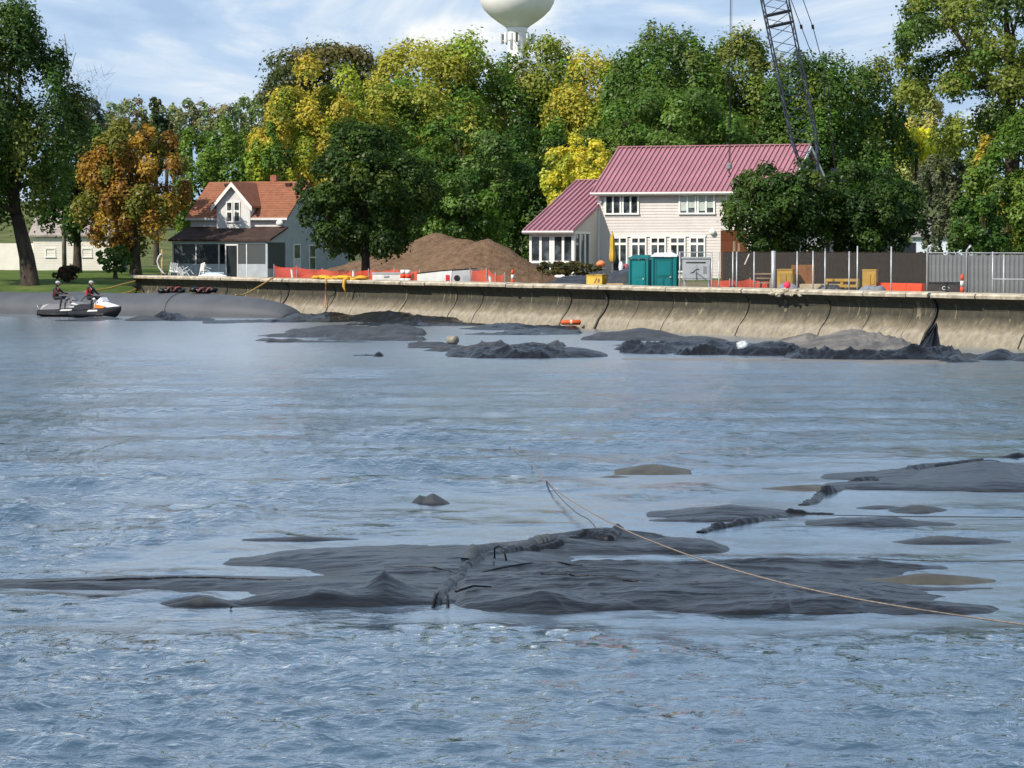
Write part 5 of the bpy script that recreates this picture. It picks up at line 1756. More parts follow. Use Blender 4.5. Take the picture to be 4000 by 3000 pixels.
def channelizer(label, px, off, h=1.15):
    r = yard('channelizer_post', label, 'traffic post', px, off, 'orange and white traffic posts')
    n_ = 5
    for k in range(n_):
        z0 = 0.06 + (h - .08) * k / n_
        z1 = 0.06 + (h - .08) * (k + 1) / n_ - 0.003
        ra = 0.11 - 0.045 * k / n_
        MB().lathe([(ra, z0), (ra - 0.009, z1)], 12).build('band', M_white if k in (1, 3) else M_netb, r, True)
    MB().lathe([(0.24, -.05), (0.22, 0.055)], 12).build('base', M_black, r)
    return r


channelizer('orange and white traffic post before the gravel pile', 2002, 0.8, 1.35)
channelizer('red and white traffic post beside the dark crate at right', 3757, 1.6, 1.4)

# black tarp mound behind the wall
M_heap = mat('black_plastic_sheet', (0.026, 0.027, 0.031), 0.42, 0.3, 1.2, 0.06, 2.5, 0.45)
gx = np.linspace(-4.2, 4.2, 80)[None, :].repeat(50, 0)
gy = np.linspace(-2.6, 2.6, 50)[:, None].repeat(80, 1)
q = wall_at(2330, 4.4)
hz = 1.0 * np.clip(1 - ((gx + 1.0) / 2.4) ** 2 - (gy / 2.3) ** 2, 0, 1) ** 0.7
hz = np.maximum(hz, 1.35 * np.clip(1 - ((gx - 1.7) / 1.7) ** 2 - (gy / 2.0) ** 2, 0, 1) ** 0.65)
hz += (ridged(gx * 0.8, gy * 0.8, 3) - 0.4) * 0.35 * np.clip(hz * 3, 0, 1)
o = link('tarp_mound', grid_mesh('tarp_mound', gx, gy, hz - 0.05, M_heap), None, (q.x, q.y, GZW))
tag(o, 'mound under black plastic sheeting left of the teal toilets', 'tarp mound')
r = yard('yellow_crate', 'yellow equipment box with open lids on the coping left of the toilets', 'crate', 2333, 0.9, rz=math.radians(-22))
M_yel = mat('yellow_paint', (0.62, 0.40, 0.07), 0.55, 0.14, 2.5)
M_yeld = mat('ochre_paint', (0.45, 0.27, 0.045), 0.55, 0.14, 2.5)
MB().box(-0.42, 0.42, -0.45, 0.45, 0.3, 1.08).build('body', M_yel, r)
MB().box(-0.44, -0.05, -0.47, 0.47, 1.084, 1.14).build('lid', M_yeld, r)
MB().box(0.02, 0.44, -0.47, 0.47, 1.084, 1.16).build('lid', M_yeld, r)
MB().box(-0.25, 0.3, -0.475, -0.452, 0.42, 0.52).build('nameplate', M_yeld, r)
m = MB().prism([(-.02, -.47, .72), (.05, -.47, .76), (.16, -.47, .96), (.10, -.47, .97)], (0, 0.015, 0)).prism([(.18, -.47, .78), (.26, -.47, .76), (.3, -.47, .92), (.24, -.47, .96), (.2, -.47, .9)], (0, 0.015, 0))
m.build('emblem', M_woodp, r)
MB().box(0.422, 0.43, -0.25, 0.25, 0.5, 0.95).build('side_vent', M_yeld, r)
for sx_ in (-0.3, 0.3):
    MB().box(sx_ - .08, sx_ + .08, -0.4, 0.4, -.05, 0.298).build('foot', M_woodp, r)
r = yard('sawhorse', 'low wooden sawhorse right of the yellow box', 'sawhorse', 2402, 1.0, rz=math.radians(-10))
MB().box(-0.42, 0.42, -0.06, 0.06, 0.62, 0.72).build('top_beam', M_wood2, r)
for sx_ in (-0.3, 0.3):
    for sy_ in (-1, 1):
        MB().tube([(sx_, sy_ * 0.04, 0.62), (sx_ * 1.15, sy_ * 0.25, -.05)], 0.035, 5).build('leg', M_woodp, r)
# orange ball, white board and pink bag behind the mound
q = W(2347, 1016, 176)
o = MB().blob((0, 0, 0), (0.30, 0.28, 0.22), 14, 9, 0.05, 3).build('orange_planter', mat('coral_orange', (0.66, 0.22, 0.08), 0.5, 0.1, 3), None, True, (q.x, q.y, 2.0 + 0.22 + 0.78))
tag(o, 'round coral orange cushion on the patio by the sunroom door', 'cushion')
MB()
q = W(2347, 1030, 176)
r = thing('patio_table', 'small patio table under the orange cushion', 'table', (q.x, q.y, 1.9))
MB().lathe([(0.4, 0.80), (0.4, 0.86)], 16).build('table_top', M_grey, r)
for k in range(4):
    a = k * math.pi / 2 + .6
    MB().tube([(0.3 * math.cos(a), .3 * math.sin(a), 0.8), (0.36 * math.cos(a), .36 * math.sin(a), -0.1)], 0.025, 5).build('leg', M_grey, r)
# paddle, buoy and sack, built where a person in black seemed to stand
q = W(2435, 1060, 160)
r = thing('kayak_paddle', 'white oval paddle blade standing up behind the black mound', 'paddle', (q.x - 0.2, q.y, 1.6), 0)
MB().tube([(-.25, 0, -.1), (0, 0, 1.1)], 0.03, 6).build('shaft', M_grey, r)
MB().blob((0.06, 0, 1.34), (0.13, 0.05, 0.30), 12, 8).build('blade', mat('white_blade', (0.78, 0.8, 0.83), 0.35), r, True)
o = MB().blob((0, 0, 0.22), (0.24, 0.22, 0.26), 12, 8, 0.08, 5).build('pink_buoy', mat('pink_buoy', (0.40, 0.10, 0.13), 0.5, 0.15, 3), None, True, (q.x + 0.13, q.y + 0.3, 2.62))
tag(o, 'dusky pink buoy resting on the black mound beside the white paddle', 'buoy')
q = W(2440, 1100, 160.5)
o = MB().blob((0, 0, 0.4), (0.75, 0.6, 0.75), 14, 9, 0.12, 12).build('black_sack', M_heap, None, True, (q.x + 0.1, q.y + 0.3, GZW + 0.1))
tag(o, 'stuffed black sack under the pink buoy', 'sack')
q = W(2478, 1054, 158)
o = MB().blob((0, 0, 0.28), (0.26, 0.22, 0.28), 12, 8, 0.15, 15).build('white_sack', mat('white_sack', (0.6, 0.61, 0.62), 0.7, 0.15, 3), None, True, (q.x, q.y, gz(q.x, q.y) + 0.72))
tag(o, 'white sack on the sheeting left of the toilets', 'sack')
# folded yellow parasol
q = W(2391, 1000, 183)
r = thing('parasol', 'closed yellow parasol standing on the patio in front of the house', 'parasol', (q.x, q.y, 1.95))
m = MB()
pr = [(0.03, 3.05), (0.10, 2.8), (0.16, 2.45), (0.14, 2.2), (0.17, 1.9), (0.20, 1.55), (0.17, 1.25), (0.10, 1.15)]
for k in range(len(pr)):
    pass
nk = 20
vs = []
for (r_, z) in pr:
    for j in range(nk):
        a = 2 * math.pi * j / nk
        rr_ = r_ * (1 + 0.22 * math.cos(a * 5))
        vs.append((rr_ * math.cos(a), rr_ * math.sin(a), z))
m.add(vs, [(i * nk + j, i * nk + (j + 1) % nk, (i + 1) * nk + (j + 1) % nk, (i + 1) * nk + j) for i in range(len(pr) - 1) for j in range(nk)])
m.build('canopy', mat('yellow_canvas', (0.58, 0.37, 0.05), 0.7, 0.15, 4), r, True)
MB().tube([(0, 0, 0), (0, 0, 3.12)], 0.028, 8).build('pole', M_woodp, r)
MB().lathe([(0.3, -0.05), (0.3, 0.06), (0.06, 0.1)], 16).build('base', M_grey, r)

# ---- portable toilets
M_teal = mat('teal_plastic', (0.0, 0.155, 0.165), 0.45, 0.07, 1.5, spec=0.4)
M_teal2 = mat('dark_teal_plastic', (0.0, 0.105, 0.11), 0.45, 0.07, 1.5, spec=0.4)
M_troof = mat('translucent_white_roof', (0.74, 0.78, 0.80), 0.4, 0.05, 3)


def toilet(label, px, off, rz, white, dz=0.0):
    r = yard('portable_toilet', label, 'portable toilet', px, off, 'portable toilets by the fence', rz, dz)
    MB().box(-0.55, 0.55, -0.55, 0.55, 0.12, 2.05).build('cabin', M_teal if white else M_teal2, r)
    MB().box(-0.60, 0.60, -0.60, 0.60, -0.05, 0.118).build('skid', M_black, r)
    d_ = MB()
    d_.box(-0.40, 0.40, -0.585, -0.552, 0.2, 1.95)
    dr = d_.build('door', M_teal2 if white else M_teal, r)
    MB().box(-0.33, -0.04, -0.60, -0.587, 0.3, 1.0).build('door_panel', M_teal, dr)
    MB().box(0.04, 0.33, -0.60, -0.587, 0.3, 1.0).build('door_panel', M_teal, dr)
    MB().box(-0.33, 0.33, -0.60, -0.587, 1.15, 1.85).build('door_panel', M_teal, dr)
    MB().box(0.28, 0.36, -0.63, -0.602, 1.03, 1.12).build('door_handle', M_grey, dr)
    for sx_ in (-0.56, 0.56):
        for sy_ in (-0.56, 0.56):
            MB().box(sx_ - .05, sx_ + .05, sy_ - .05, sy_ + .05, 0.121, 2.06).build('corner_post', M_teal, r)
    rf = MB()
    rf.add([(-.64, -.64, 2.064), (.64, -.64, 2.064), (.64, .64, 2.064), (-.64, .64, 2.064), (-.64, -.64, 2.12), (.64, -.64, 2.12), (.64, .64, 2.12), (-.64, .64, 2.12), (-.4, -.4, 2.26), (.4, -.4, 2.26), (.4, .4, 2.26), (-.4, .4, 2.26)],
           [(3, 2, 1, 0), (0, 1, 5, 4), (1, 2, 6, 5), (2, 3, 7, 6), (3, 0, 4, 7), (4, 5, 9, 8), (5, 6, 10, 9), (6, 7, 11, 10), (7, 4, 8, 11), (8, 9, 10, 11)])
    rf.build('roof', M_troof if white else M_teal2, r)
    MB().tube([(0.3, 0.35, 2.2), (0.3, 0.35, 2.38)], 0.05, 8).build('vent_pipe', M_grey, r)


toilet('teal portable toilet with white roof, front door facing the water', 2597, 1.5, math.radians(-8), True)
toilet('darker teal portable toilet without a white roof, left one', 2522, 2.4, math.radians(-40), False, -0.12)
# ---- grey cabinet on legs
r = yard('control_cabinet', 'grey electrical cabinet on legs right of the toilets', 'cabinet', 2722, 1.9, rz=math.radians(-10))
MB().box(-0.68, 0.68, -0.28, 0.28, 0.95, 1.98).build('body', M_grey, r)
MB().box(-0.72, 0.72, -0.33, 0.33, 1.984, 2.06).build('top_cover', M_grey, r)
MB().box(-0.5, 0.45, -0.30, -0.282, 1.76, 1.82).build('vent', M_black, r)
MB().box(-0.64, 0.02, -0.30, -0.282, 1.02, 1.72).build('cabinet_door', M_grey, r)
MB().box(0.04, 0.64, -0.30, -0.282, 1.02, 1.72).build('cabinet_door', M_grey, r)
MB().box(0.34, 0.50, -0.31, -0.303, 1.25, 1.6).build('warning_panel', mat('mid_grey', (0.2, 0.21, 0.23), 0.5), r)
m = MB().tube([(-.28, -.31, 1.28), (-.15, -.31, 1.32), (-.05, -.31, 1.42), (.02, -.31, 1.46), (.14, -.31, 1.46)], 0.02, 5)
m.build('cable', M_black, r)
for sx_ in (-0.6, 0.6):
    for sy_ in (-0.22, 0.22):
        MB().box(sx_ - .03, sx_ + .03, sy_ - .03, sy_ + .03, -.05, 0.948).build('leg', M_steel, r)

# ---- chain-link fence on top of the bank
M_link = net_mat('chain_link', (0.20, 0.21, 0.21), 0.065, 0.91, 0.5, 0.2, True)
cf = thing('chain_link_fence', 'long galvanised chain-link fence standing behind the coping at right', 'chain-link fence', (0, 0, 0))
posts = [(2655, 0, 3.82), (2780, 0, 3.8), (2808, 0, 3.8), (2862, 0, 3.82), (2877, 0, 3.82), (2945, 0, 3.82), (3020, 2, 3.86), (3113, 0, 3.84), (3175, 0, 3.86), (3222, 0, 3.86), (3316, 0, 3.84), (3348, 0, 4.08), (3480, 0, 4.06), (3622, 3, 3.92), (3776, 1, 3.9), (3876, 0, 3.84), (3920, 0, 3.74), (4060, 0, 3.84), (4250, 0, 3.84)]
fp = []
for px, kd, zt in posts:
    q = wall_at(px, 0.62)
    fp.append(q)
    r_ = 0.055 if kd in (1, 2, 3) else 0.032
    if kd == 2: r_ = 0.10
    m = MB()
    pts = [(q.x, q.y, GZW - 0.2), (q.x, q.y, zt)]
    if kd == 1: pts += [(q.x + 0.10, q.y, zt + 0.14), (q.x + 0.16, q.y, zt + 0.20)]
    if kd == 3: pts += [(q.x + 0.04, q.y, zt + 0.14), (q.x + 0.14, q.y, zt + 0.17), (q.x + 0.2, q.y, zt + 0.06)]
    m.tube(pts, r_, 8)
    m.build('fence_post', M_steel, cf, True)
net_sheet('wire_mesh', fp, [GZW + 0.05] * len(fp), [3.78] * len(fp), M_link, cf, 0.0, 4)
m = MB()
for i in range(len(fp) - 1):
    if posts[i][0] >= 3622 or posts[i][0] < 2700:
        MB().tube([(fp[i].x, fp[i].y, 3.79), (fp[i + 1].x, fp[i + 1].y, 3.79)], 0.022, 6).build('top_rail', M_steel, cf)
MB().tube([(fp[15].x, fp[15].y, 2.72), (fp[17].x, fp[17].y, 2.72)], 0.03, 6).build('mid_rail', M_steel, cf)

# ---- brown board fence behind the yard
M_brown = mat('brown_stained_board', (0.027, 0.021, 0.016), 0.85, 0.3, 2.5, 0.01, 14, 0.15)
M_rust = mat('red_brown_board', (0.17, 0.060, 0.030), 0.85, 0.25, 2.5, 0.01, 14, 0.15)
bf = thing('board_fence', 'dark brown wooden board fence behind the storage yard', 'wooden fence', (0, 0, 0))
pA = wall_at(2822, 9.0)
pB = wall_at(3660, 9.0)
nb = 96
ang = math.atan2(WD.y, WD.x)
bme = [MB().box(0.006, (pB - pA).length / nb - 0.006, -0.015, 0.015, 0, 2.05 + k * 0.012).mesh('board', M_brown) for k in (-2, 0, 1)]
for i in range(nb):
    q = pA.lerp(pB, i / nb)
    o = link('board', bme[i % 3], bf, (q.x, q.y, 1.75 + 0.008 * math.sin(i * 2.7)))
    o.rotation_euler = (0, 0, ang)
for zf in (2.0, 3.4):
    m = MB()
    m.tube([(pA.x + WN.x * .06, pA.y + WN.y * .06, zf), (pB.x + WN.x * .06, pB.y + WN.y * .06, zf)], 0.05, 4)
    m.build('fence_rail', M_brown, bf)
# red-brown taller fence corner beside the house
rf_ = thing('screen_fence', 'taller red brown board screen at the right corner of the house', 'wooden fence', (0, 0, 0))
qa = W(2815, 968, 163); qb = W(2905, 968, 160)
for i in range(9):
    q = qa.lerp(qb, i / 9)
    MB().box(0, (qb - qa).length / 9 - 0.012, -0.02, 0.02, 0, 3.15 + 0.02 * (i % 2)).build('board', M_rust, rf_, False, (q.x, q.y, 1.85))
for px, h in ((2868, 2.6), (2886, 2.5)):
    q = W(px, 968, 150)
    o = MB().tube([(0, 0, -.2), (0.02, 0, h)], 0.08, 6).build('timber_post', M_woodp, None, False, (q.x, q.y, 1.75))
    tag(o, 'weathered timber post left of the chain-link double post' if px == 2868 else 'orange tinted timber post right beside the weathered post', 'post')
q0 = wall_at(2908, 3.0)
o = MB().tube([(q0.x, q0.y, 2.35 + .85), (q0.x + 0.22, q0.y, 2.35 + 1.35)], 0.03, 5).build('leaning_pipe', M_white, None)
tag(o, 'short white pipe leaning behind the chain-link wire', 'pipe')
# ---- grey sheet pile fence at the right
M_pile = mat('grey_steel_sheet', (0.155, 0.165, 0.170), 0.6, 0.2, 2.0, 0.0, spec=0.4)
sp = thing('sheet_pile_fence', 'grey corrugated steel sheet fence behind the chain-link at the right', 'fence', (0, 0, 0))
pA = wall_at(3632, 4.2)
pB = wall_at(4230, 4.2)
nb = 34
w_ = (pB - pA).length / nb
pm = MB().prism([(0.01, 0, 0), (0.01, -0.05, 0), (w_ * 0.3, -0.05, 0), (w_ * 0.4, 0.02, 0), (w_ * 0.85, 0.02, 0), (w_ - 0.01, -0.03, 0), (w_ - 0.01, 0.05, 0), (0.01, 0.05, 0)], (0, 0, 2.28)).mesh('steel_sheet', M_pile)
for i in range(nb):
    q = pA.lerp(pB, i / nb)
    o = link('steel_sheet', pm, sp, (q.x, q.y, 1.42 + 0.03 * math.sin(i * 3.3)))
    o.rotation_euler = (0, 0, ang)
# ---- things stored in the yard
rzy = math.radians(-14)


def pallet_rack(name, label, px, off, w, z0, z1, m_):
    r = yard(name, label, 'rack', px, off, rz=rzy)
    for z in (z0, (z0 + z1) / 2, z1):
        MB().box(-w, w, -0.1, 0.1, z - 0.03, z + 0.03).build('rail', m_, r)
    for sx_ in (-w, -w * .35, w * .35, w):
        MB().box(sx_ - .035, sx_ + .035, 0.102, 0.16, -.05, z1 + 0.03).build('upright', m_, r)


pallet_rack('lumber_rack', 'pale wooden rail rack left of the thick double fence post', 2984, 2.2, 0.5, 0.86, 1.28, M_woodp)


def machine(name, label, cat, px, off, w, dpt, h, m_, m2, rz=rzy, feet=True):
    r = yard(name, label, cat, px, off, rz=rz)
    MB().box(-w / 2, w / 2, -dpt / 2, dpt / 2, 0.3, h).build('body', m_, r)
    MB().box(-w / 2 - .02, w / 2 + .02, -dpt / 2 - .02, dpt / 2 + .02, h + 0.003, h + 0.06).build('top_cover', m2, r)
    MB().box(-w * .3, w * .1, -dpt / 2 - .03, -dpt / 2 - .003, 0.45, h - .15).build('access_door', m2, r)
    MB().box(w * .2, w * .42, -dpt / 2 - .025, -dpt / 2 - .003, h * .6, h - .12).build('vent_panel', m2, r)
    if feet:
        for sx_ in (-w * .38, w * .38):
            MB().box(sx_ - .08, sx_ + .08, -dpt / 2, dpt / 2, -.05, 0.297).build('foot', M_black, r)
    return r


machine('generator', 'mustard yellow generator box behind the double fence post', 'generator', 3070, 3.0, 0.72, 0.9, 1.45, M_yeld, mat('mustard', (0.34, 0.22, 0.05), 0.6, 0.2, 3))
machine('compressor', 'mustard compressor box with dark side panels at mid yard', 'compressor', 3398, 2.6, 0.60, 0.8, 1.48, mat('tan_mustard', (0.46, 0.29, 0.07), 0.6, 0.2, 3), M_yeld)
r = yard('flatbed_trailer', 'low tan flatbed trailer carrying a yellow frame, behind the wire', 'trailer', 3215, 2.6, rz=rzy)
MB().box(-1.0, 1.0, -0.6, 0.6, 0.62, 0.84).build('deck', mat('tan_deck', (0.50, 0.42, 0.28), 0.7, 0.15, 3), r)
for sx_ in (-0.5, 0.15):
    MB().lathe([(0.24, -.1), (0.3, -.08), (0.3, .08), (0.24, .1)], 18, (0, 0, 0), Matrix.Translation((sx_, -0.66, 0.28)) @ Matrix.Rotation(math.pi / 2, 4, 'X')).build('wheel', M_black, r)
MB().box(-1.0, 1.0, -0.5, 0.5, 0.45, 0.617).build('chassis', M_black, r)
r = yard('steel_skid', 'yellow steel frame lying beside the tan trailer', 'steel frame', 3290, 2.4, rz=rzy)
for z in (0.72, 0.98):
    MB().box(-0.75, 0.75, -0.3, 0.3, z, z + 0.12).build('beam', M_yeld, r)
for sx_ in (-0.7, 0, 0.7):
    MB().box(sx_ - .06, sx_ + .06, -0.28, 0.28, 0.842, 0.978).build('spacer', M_yeld, r)
    MB().box(sx_ - .05, sx_ + .05, -0.25, 0.25, -.05, 0.718).build('leg', M_black, r)
safety_fence('orange safety netting behind the wire, left half of the yard', [2770, 2850, 2930, 3010], [4.2, 4.0, 4.2, 4.0], [2.50, 2.45, 2.5, 2.45], 0.10)
r = yard('orange_barrier', 'long red orange plastic barrier behind the fence wire', 'barrier', 3520, 3.0, rz=ang)
for k in range(3):
    m = MB().prism([(-1.65 + 1.1 * k, -0.25, -.05), (-1.65 + 1.1 * k, 0.25, -.05), (-1.65 + 1.1 * k, 0.12, 0.94), (-1.65 + 1.1 * k, -0.12, 0.94)], (1.08, 0, 0))
    m.build('barrier_section', M_netb, r)
r = yard('mesh_panel', 'rust coloured panel leaning behind the wire at mid yard', 'panel', 3135, 4.0, rz=rzy)
MB().box(-0.55, 0.55, -0.03, 0.03, -0.05, 1.7).build('panel_sheet', mat('rust_panel', (0.20, 0.085, 0.03), 0.8, 0.3, 3), r)
r = yard('pallet_stack', 'tan wooden pallet tipped against the orange barrier', 'pallet', 3512, 1.7, rz=rzy)
for k in range(5):
    MB().box(-0.6 + .25 * k, -0.42 + .25 * k, -0.4, 0.4, 0.45, 0.50).build('plank', M_woodp, r)
for sy_ in (-.3, 0, .3):
    MB().box(-0.6, 0.6, sy_ - .04, sy_ + .04, -0.05, 0.447).build('bearer', M_woodp, r)
r = yard('dark_crate', 'dark brown crate with white marks behind the curved post', 'crate', 3683, 2.0, rz=rzy)
MB().box(-0.72, 0.72, -0.45, 0.45, -0.05, 0.98).build('body', mat('dark_plastic', (0.045, 0.036, 0.034), 0.5, 0.2, 3), r)
MB().box(-0.75, 0.75, -0.48, 0.48, 0.983, 1.04).build('lid', M_black, r)
m = MB()
tor = [(0.10 + 0.085 * math.cos(a), -0.46, 0.78 + 0.07 * math.sin(a)) for a in [0.7 + k * 0.49 for k in range(11)]]
m.tube(tor, 0.018, 5)
m.tube([(0.22, -0.46, 0.85), (0.32, -0.46, 0.78), (0.22, -0.46, 0.71)], 0.018, 5)
m.build('white_mark', M_white, r)
MB().box(-0.78, 0.25, -0.5, -0.453, 0.36, 0.44).build('plank', M_wood2, r)
for px, off, lab, n_ in ((3737, 1.5, 'short stack of split firewood beside the striped traffic post', 8), (3830, 2.0, 'heap of rusty brown lumber behind the barbed arm post', 10)):
    r = yard('lumber_heap', lab, 'lumber heap', px, off, rz=rzy)
    rr_ = random.Random(px)
    for k in range(n_):
        z = -0.02 + 0.11 * (k // 2)
        L_ = rr_.uniform(.3, .5) if px == 3737 else rr_.uniform(.6, 1.0)
        Mx = Matrix.Translation((rr_.uniform(-.12, .12), -.1 + .22 * (k % 2), z + .06)) @ Matrix.Rotation(rr_.uniform(-.3, .3), 4, 'Z') @ Matrix.Rotation(rr_.uniform(-.1, .1), 4, 'Y')
        MB().box(-L_, L_, -.09, .09, -.05, .05, Mx).build('timber', M_wood2 if px == 3737 else mat('rusty_timber', (0.16, 0.09, 0.06), 0.85, 0.3, 4), r)
o = MB().blob((0, 0, 0), (0.16, 0.16, 0.17), 12, 8).build('pink_ball', mat('hot_pink', (0.75, 0.04, 0.10), 0.5, 0.08, 3), None, True, tuple(wall_at(3074, -0.1, 2.16 + 0.16)))
tag(o, 'bright pink ball float sitting on the coping', 'float')
for px, lab, w_ in ((3075, 'low grey sheet behind the pink ball', 0.9), (3405, 'grey plastic sheet bunched behind the coping under the compressor', 1.1), (3240, 'dark rolled mats under the trailer', 1.2)):
    q = wall_at(px, 0.9)
    m = MB()
    for k in range(6):
        m.blob((-w_ / 2 + w_ * k / 5, 0, 0.45 + .06 * (k % 2)), (0.3, 0.3, 0.4), 9, 6, 0.2, k + px)
    o = m.build('sheet_bundle', M_heap if px == 3240 else mat('grey_sheet', (0.2, 0.215, 0.25), 0.6, 0.2, 2), None, True, (q.x, q.y, GZW - 0.05))
    o.rotation_euler = (0, 0, ang)
    tag(o, lab, 'sheet bundle')
# post, hose and white clutter left of the porch
q = wall_at(634, 0.6)
o = MB().tube([(0, 0, -.1), (0.02, 0, 0.9), (0.0, 0, 1.9)], [0.10, 0.09, 0.07], 8).build('mooring_post', mat('tan_post', (0.40, 0.27, 0.15), 0.8, 0.25, 4), None, True, (q.x, q.y, 2.0))
tag(o, 'tan mooring post on the wall end left of the porch', 'post')
o = MB().tube([(0.3, -.1, 0.05), (0.1, -.1, .2), (-0.15, -.12, 0.55), (-.25, -.12, 0.95), (-.15, -.12, 1.3), (0.0, -.12, 1.45)], 0.06, 8).build('white_hose', M_white, None, True, (q.x - 0.05, q.y, 2.14))
tag(o, 'white hose looped against the tan mooring post', 'hose')
q = wall_at(740, 2.2)
CH = 'white garden furniture heaped before the porch'
for k, (dx_, dy_, rz_, rx_, lab) in enumerate(((-1.1, 0, 0.3, 0.2, 'white garden chair tipped over, left end of the heap'), (0.0, -.3, 1.2, -0.5, 'white garden chair lying on its side in the middle of the heap'), (1.0, 0.2, 2.2, 0.3, 'white garden chair at the right end of the heap by the porch'))):
    r = thing('garden_chair', lab, 'chair', (q.x + dx_, q.y + dy_, 1.75 + 0.25), 0, CH)
    r.rotation_euler = (rx_, rx_ * .6, rz_)
    MB().box(-.28, .28, -.28, .28, 0.38, 0.43).build('seat', M_white, r)
    for j in range(4):
        MB().box(-.26 + .14 * j, -.16 + .14 * j, .26, .30, 0.432, 0.95).build('back_slat', M_white, r)
    for sx_ in (-.25, .25):
        for sy_ in (-.25, .25):
            MB().tube([(sx_, sy_, 0.38), (sx_ * 1.15, sy_ * 1.15, 0)], 0.028, 6).build('leg', M_white, r)
        MB().box(sx_ - .03, sx_ + .03, -.28, .28, .62, .66).build('armrest', M_white, r)
r = thing('white_dinghy', 'small upturned white and blue dinghy in front of the porch', 'dinghy', (q.x + 1.6, q.y - 0.2, 1.75), math.radians(-25))
A_ = np.array([[(x_, math.sin(math.pi * j / 10 - math.pi / 2) * 0.5 * max(0.05, 1 - (x_ / 1.3) ** 2) ** .5, 0.55 * math.cos(math.pi * j / 10 - math.pi / 2) * max(0.05, 1 - (x_ / 1.35) ** 2) ** .4) for j in range(11)] for x_ in np.linspace(-1.28, 1.28, 16)])
link('hull', grid_mesh('hull', A_[..., 0], A_[..., 1], A_[..., 2], M_white), r)
MB().box(-0.9, 0.9, -0.035, 0.035, 0.52, 0.60).build('keel', mat('pale_blue', (0.35, 0.5, 0.62), 0.5), r)

# ================================================================== CRANE
CD = 160.0
M_crane = mat('black_blue_crane_steel', (0.020, 0.026, 0.040), 0.45, 0.25, 2.0, spec=0.5)
cz = 2.0
foot = W(3174, 700, CD)
tip = W(2866, -760, CD)
cr = thing('crawler_crane', 'dark lattice boom crane rising behind the rounded trees', 'crane', (foot.x + 2.0, CD + 0.6, cz))
O = Vector(cr.location)
fl, tl = foot - O, tip - O
adir = (tl - fl).normalized()
ea = Vector((adir.z, 0, -adir.x)).normalized()      # across the boom in the picture
eb = Vector((0, 1, 0))
bl_ = (tl - fl).length
nsec = 17


def bw(f):
    return np.interp(f, [0, 0.10, 0.85, 1.0], [0.34, 0.70, 0.70, 0.25])


def corner(f, i):
    w = bw(f)
    sx_ = -1 if i in (0, 3) else 1
    sy_ = -1 if i in (0, 1) else 1
    return fl + (tl - fl) * f + ea * (sx_ * w) + eb * (sy_ * w * 0.9)


boom = MB().tube([fl - adir * 0.5, fl + adir * 0.2], 0.25, 8).build('boom', M_crane, cr)
for i in range(4):
    MB().tube([corner(k / nsec, i) for k in range(nsec + 1)], 0.043, 6).build('boom_chord', M_crane, boom)
lac = MB()
M_lace = mat('blue_grey_lacing', (0.028, 0.045, 0.08), 0.45, 0.2, 2.0, spec=0.5)
for k in range(nsec):
    f0, f1 = k / nsec, (k + 1) / nsec
    for i in range(4):
        j = (i + 1) % 4
        lac.tube([corner(f0, i), corner((f0 + f1) / 2, j)], 0.022, 5)
        lac.tube([corner((f0 + f1) / 2, j), corner(f1, i)], 0.022, 5)
tag(lac.build('boom_lacing', M_lace, boom), kind='stuff')
fj = 0.415
pl = MB()
for i in range(4):
    pl.tube([corner(fj, i), corner(fj, (i + 1) % 4)], 0.06, 6)
    pl.tube([corner(fj + 0.03, i), corner(fj + 0.03, (i + 1) % 4)], 0.06, 6)
pl.build('section_joint', M_crane, boom)
# boom butt joins the crane house
body = MB()
body.box(-1.2, 3.0, -0.3, 2.6, 1.3, 2.5)
body.build('machinery_house', mat('crane_house_paint', (0.09, 0.10, 0.11), 0.5, 0.2, 1.5), cr)
MB().box(-2.2, -1.22, -0.5, 0.7, 1.3, 2.6).build('cab', M_grey, cr)
MB().box(-2.22, -2.202, -0.4, 0.6, 1.8, 2.5).build('cab_window', M_glass, cr)
MB().box(3.003, 3.9, -0.2, 2.5, 1.4, 2.3).build('counterweight', M_crane, cr)
for yy in (-1.2, 2.4):
    m = MB().prism([(-2.6, yy, 0.05), (3.6, yy, 0.05), (4.1, yy, 0.55), (3.6, yy, 1.05), (-2.6, yy, 1.05), (-3.1, yy, 0.55)], (0, 0.8, 0))
    m.build('crawler_track', M_black, cr)
MB().lathe([(1.1, 1.0), (1.1, 1.298)], 20, (0.6, 1.1, 0)).build('turntable', M_black, cr)
pbt = fl - adir * 0.5
MB().tube([pbt, (pbt.x + .3, 0.2, 2.3)], 0.3, 8).build('boom_foot', M_crane, cr)
gt = W(3262, 655, CD + 0.8) - O
for yy in (0.3, 2.0):
    MB().tube([(2.4, yy, 2.5), (gt.x, yy, gt.z)], 0.09, 6).build('gantry_leg', M_crane, cr)
    MB().tube([(0.4, yy, 2.5), (gt.x, yy, gt.z)], 0.07, 6).build('gantry_leg', M_crane, cr)
for dx_ in (-0.55, 0.1):
    pt = tl + ea * (dx_ + 1.0) + Vector((0, 0.8 + dx_, 0))
    pz = W(3090 if dx_ < 0 else 3137, 0, CD + 0.8) - O
    pm_ = W(3130 if dx_ < 0 else 3175, 105, CD + 0.8) - O
    pe = W(3216 if dx_ < 0 else 3235, 330, CD + 0.8) - O
    up = pz + (pz - pm_) * 3.5
    MB().tube([up, pz, pm_, pe], 0.024, 5).build('pendant_line', M_black, cr)
    MB().tube([up, tl + ea * 0.2], 0.024, 5).build('pendant_line', M_black, cr)
    MB().tube([pe, gt], 0.024, 5).build('pendant_line', M_black, cr)
    MB().tube([pm_ - Vector((0.02, 0, -.12)), pm_ + Vector((0.02, 0, -.12))], 0.075, 6).build('pendant_link', M_black, cr)
hk = W(2848, 660, CD) - O
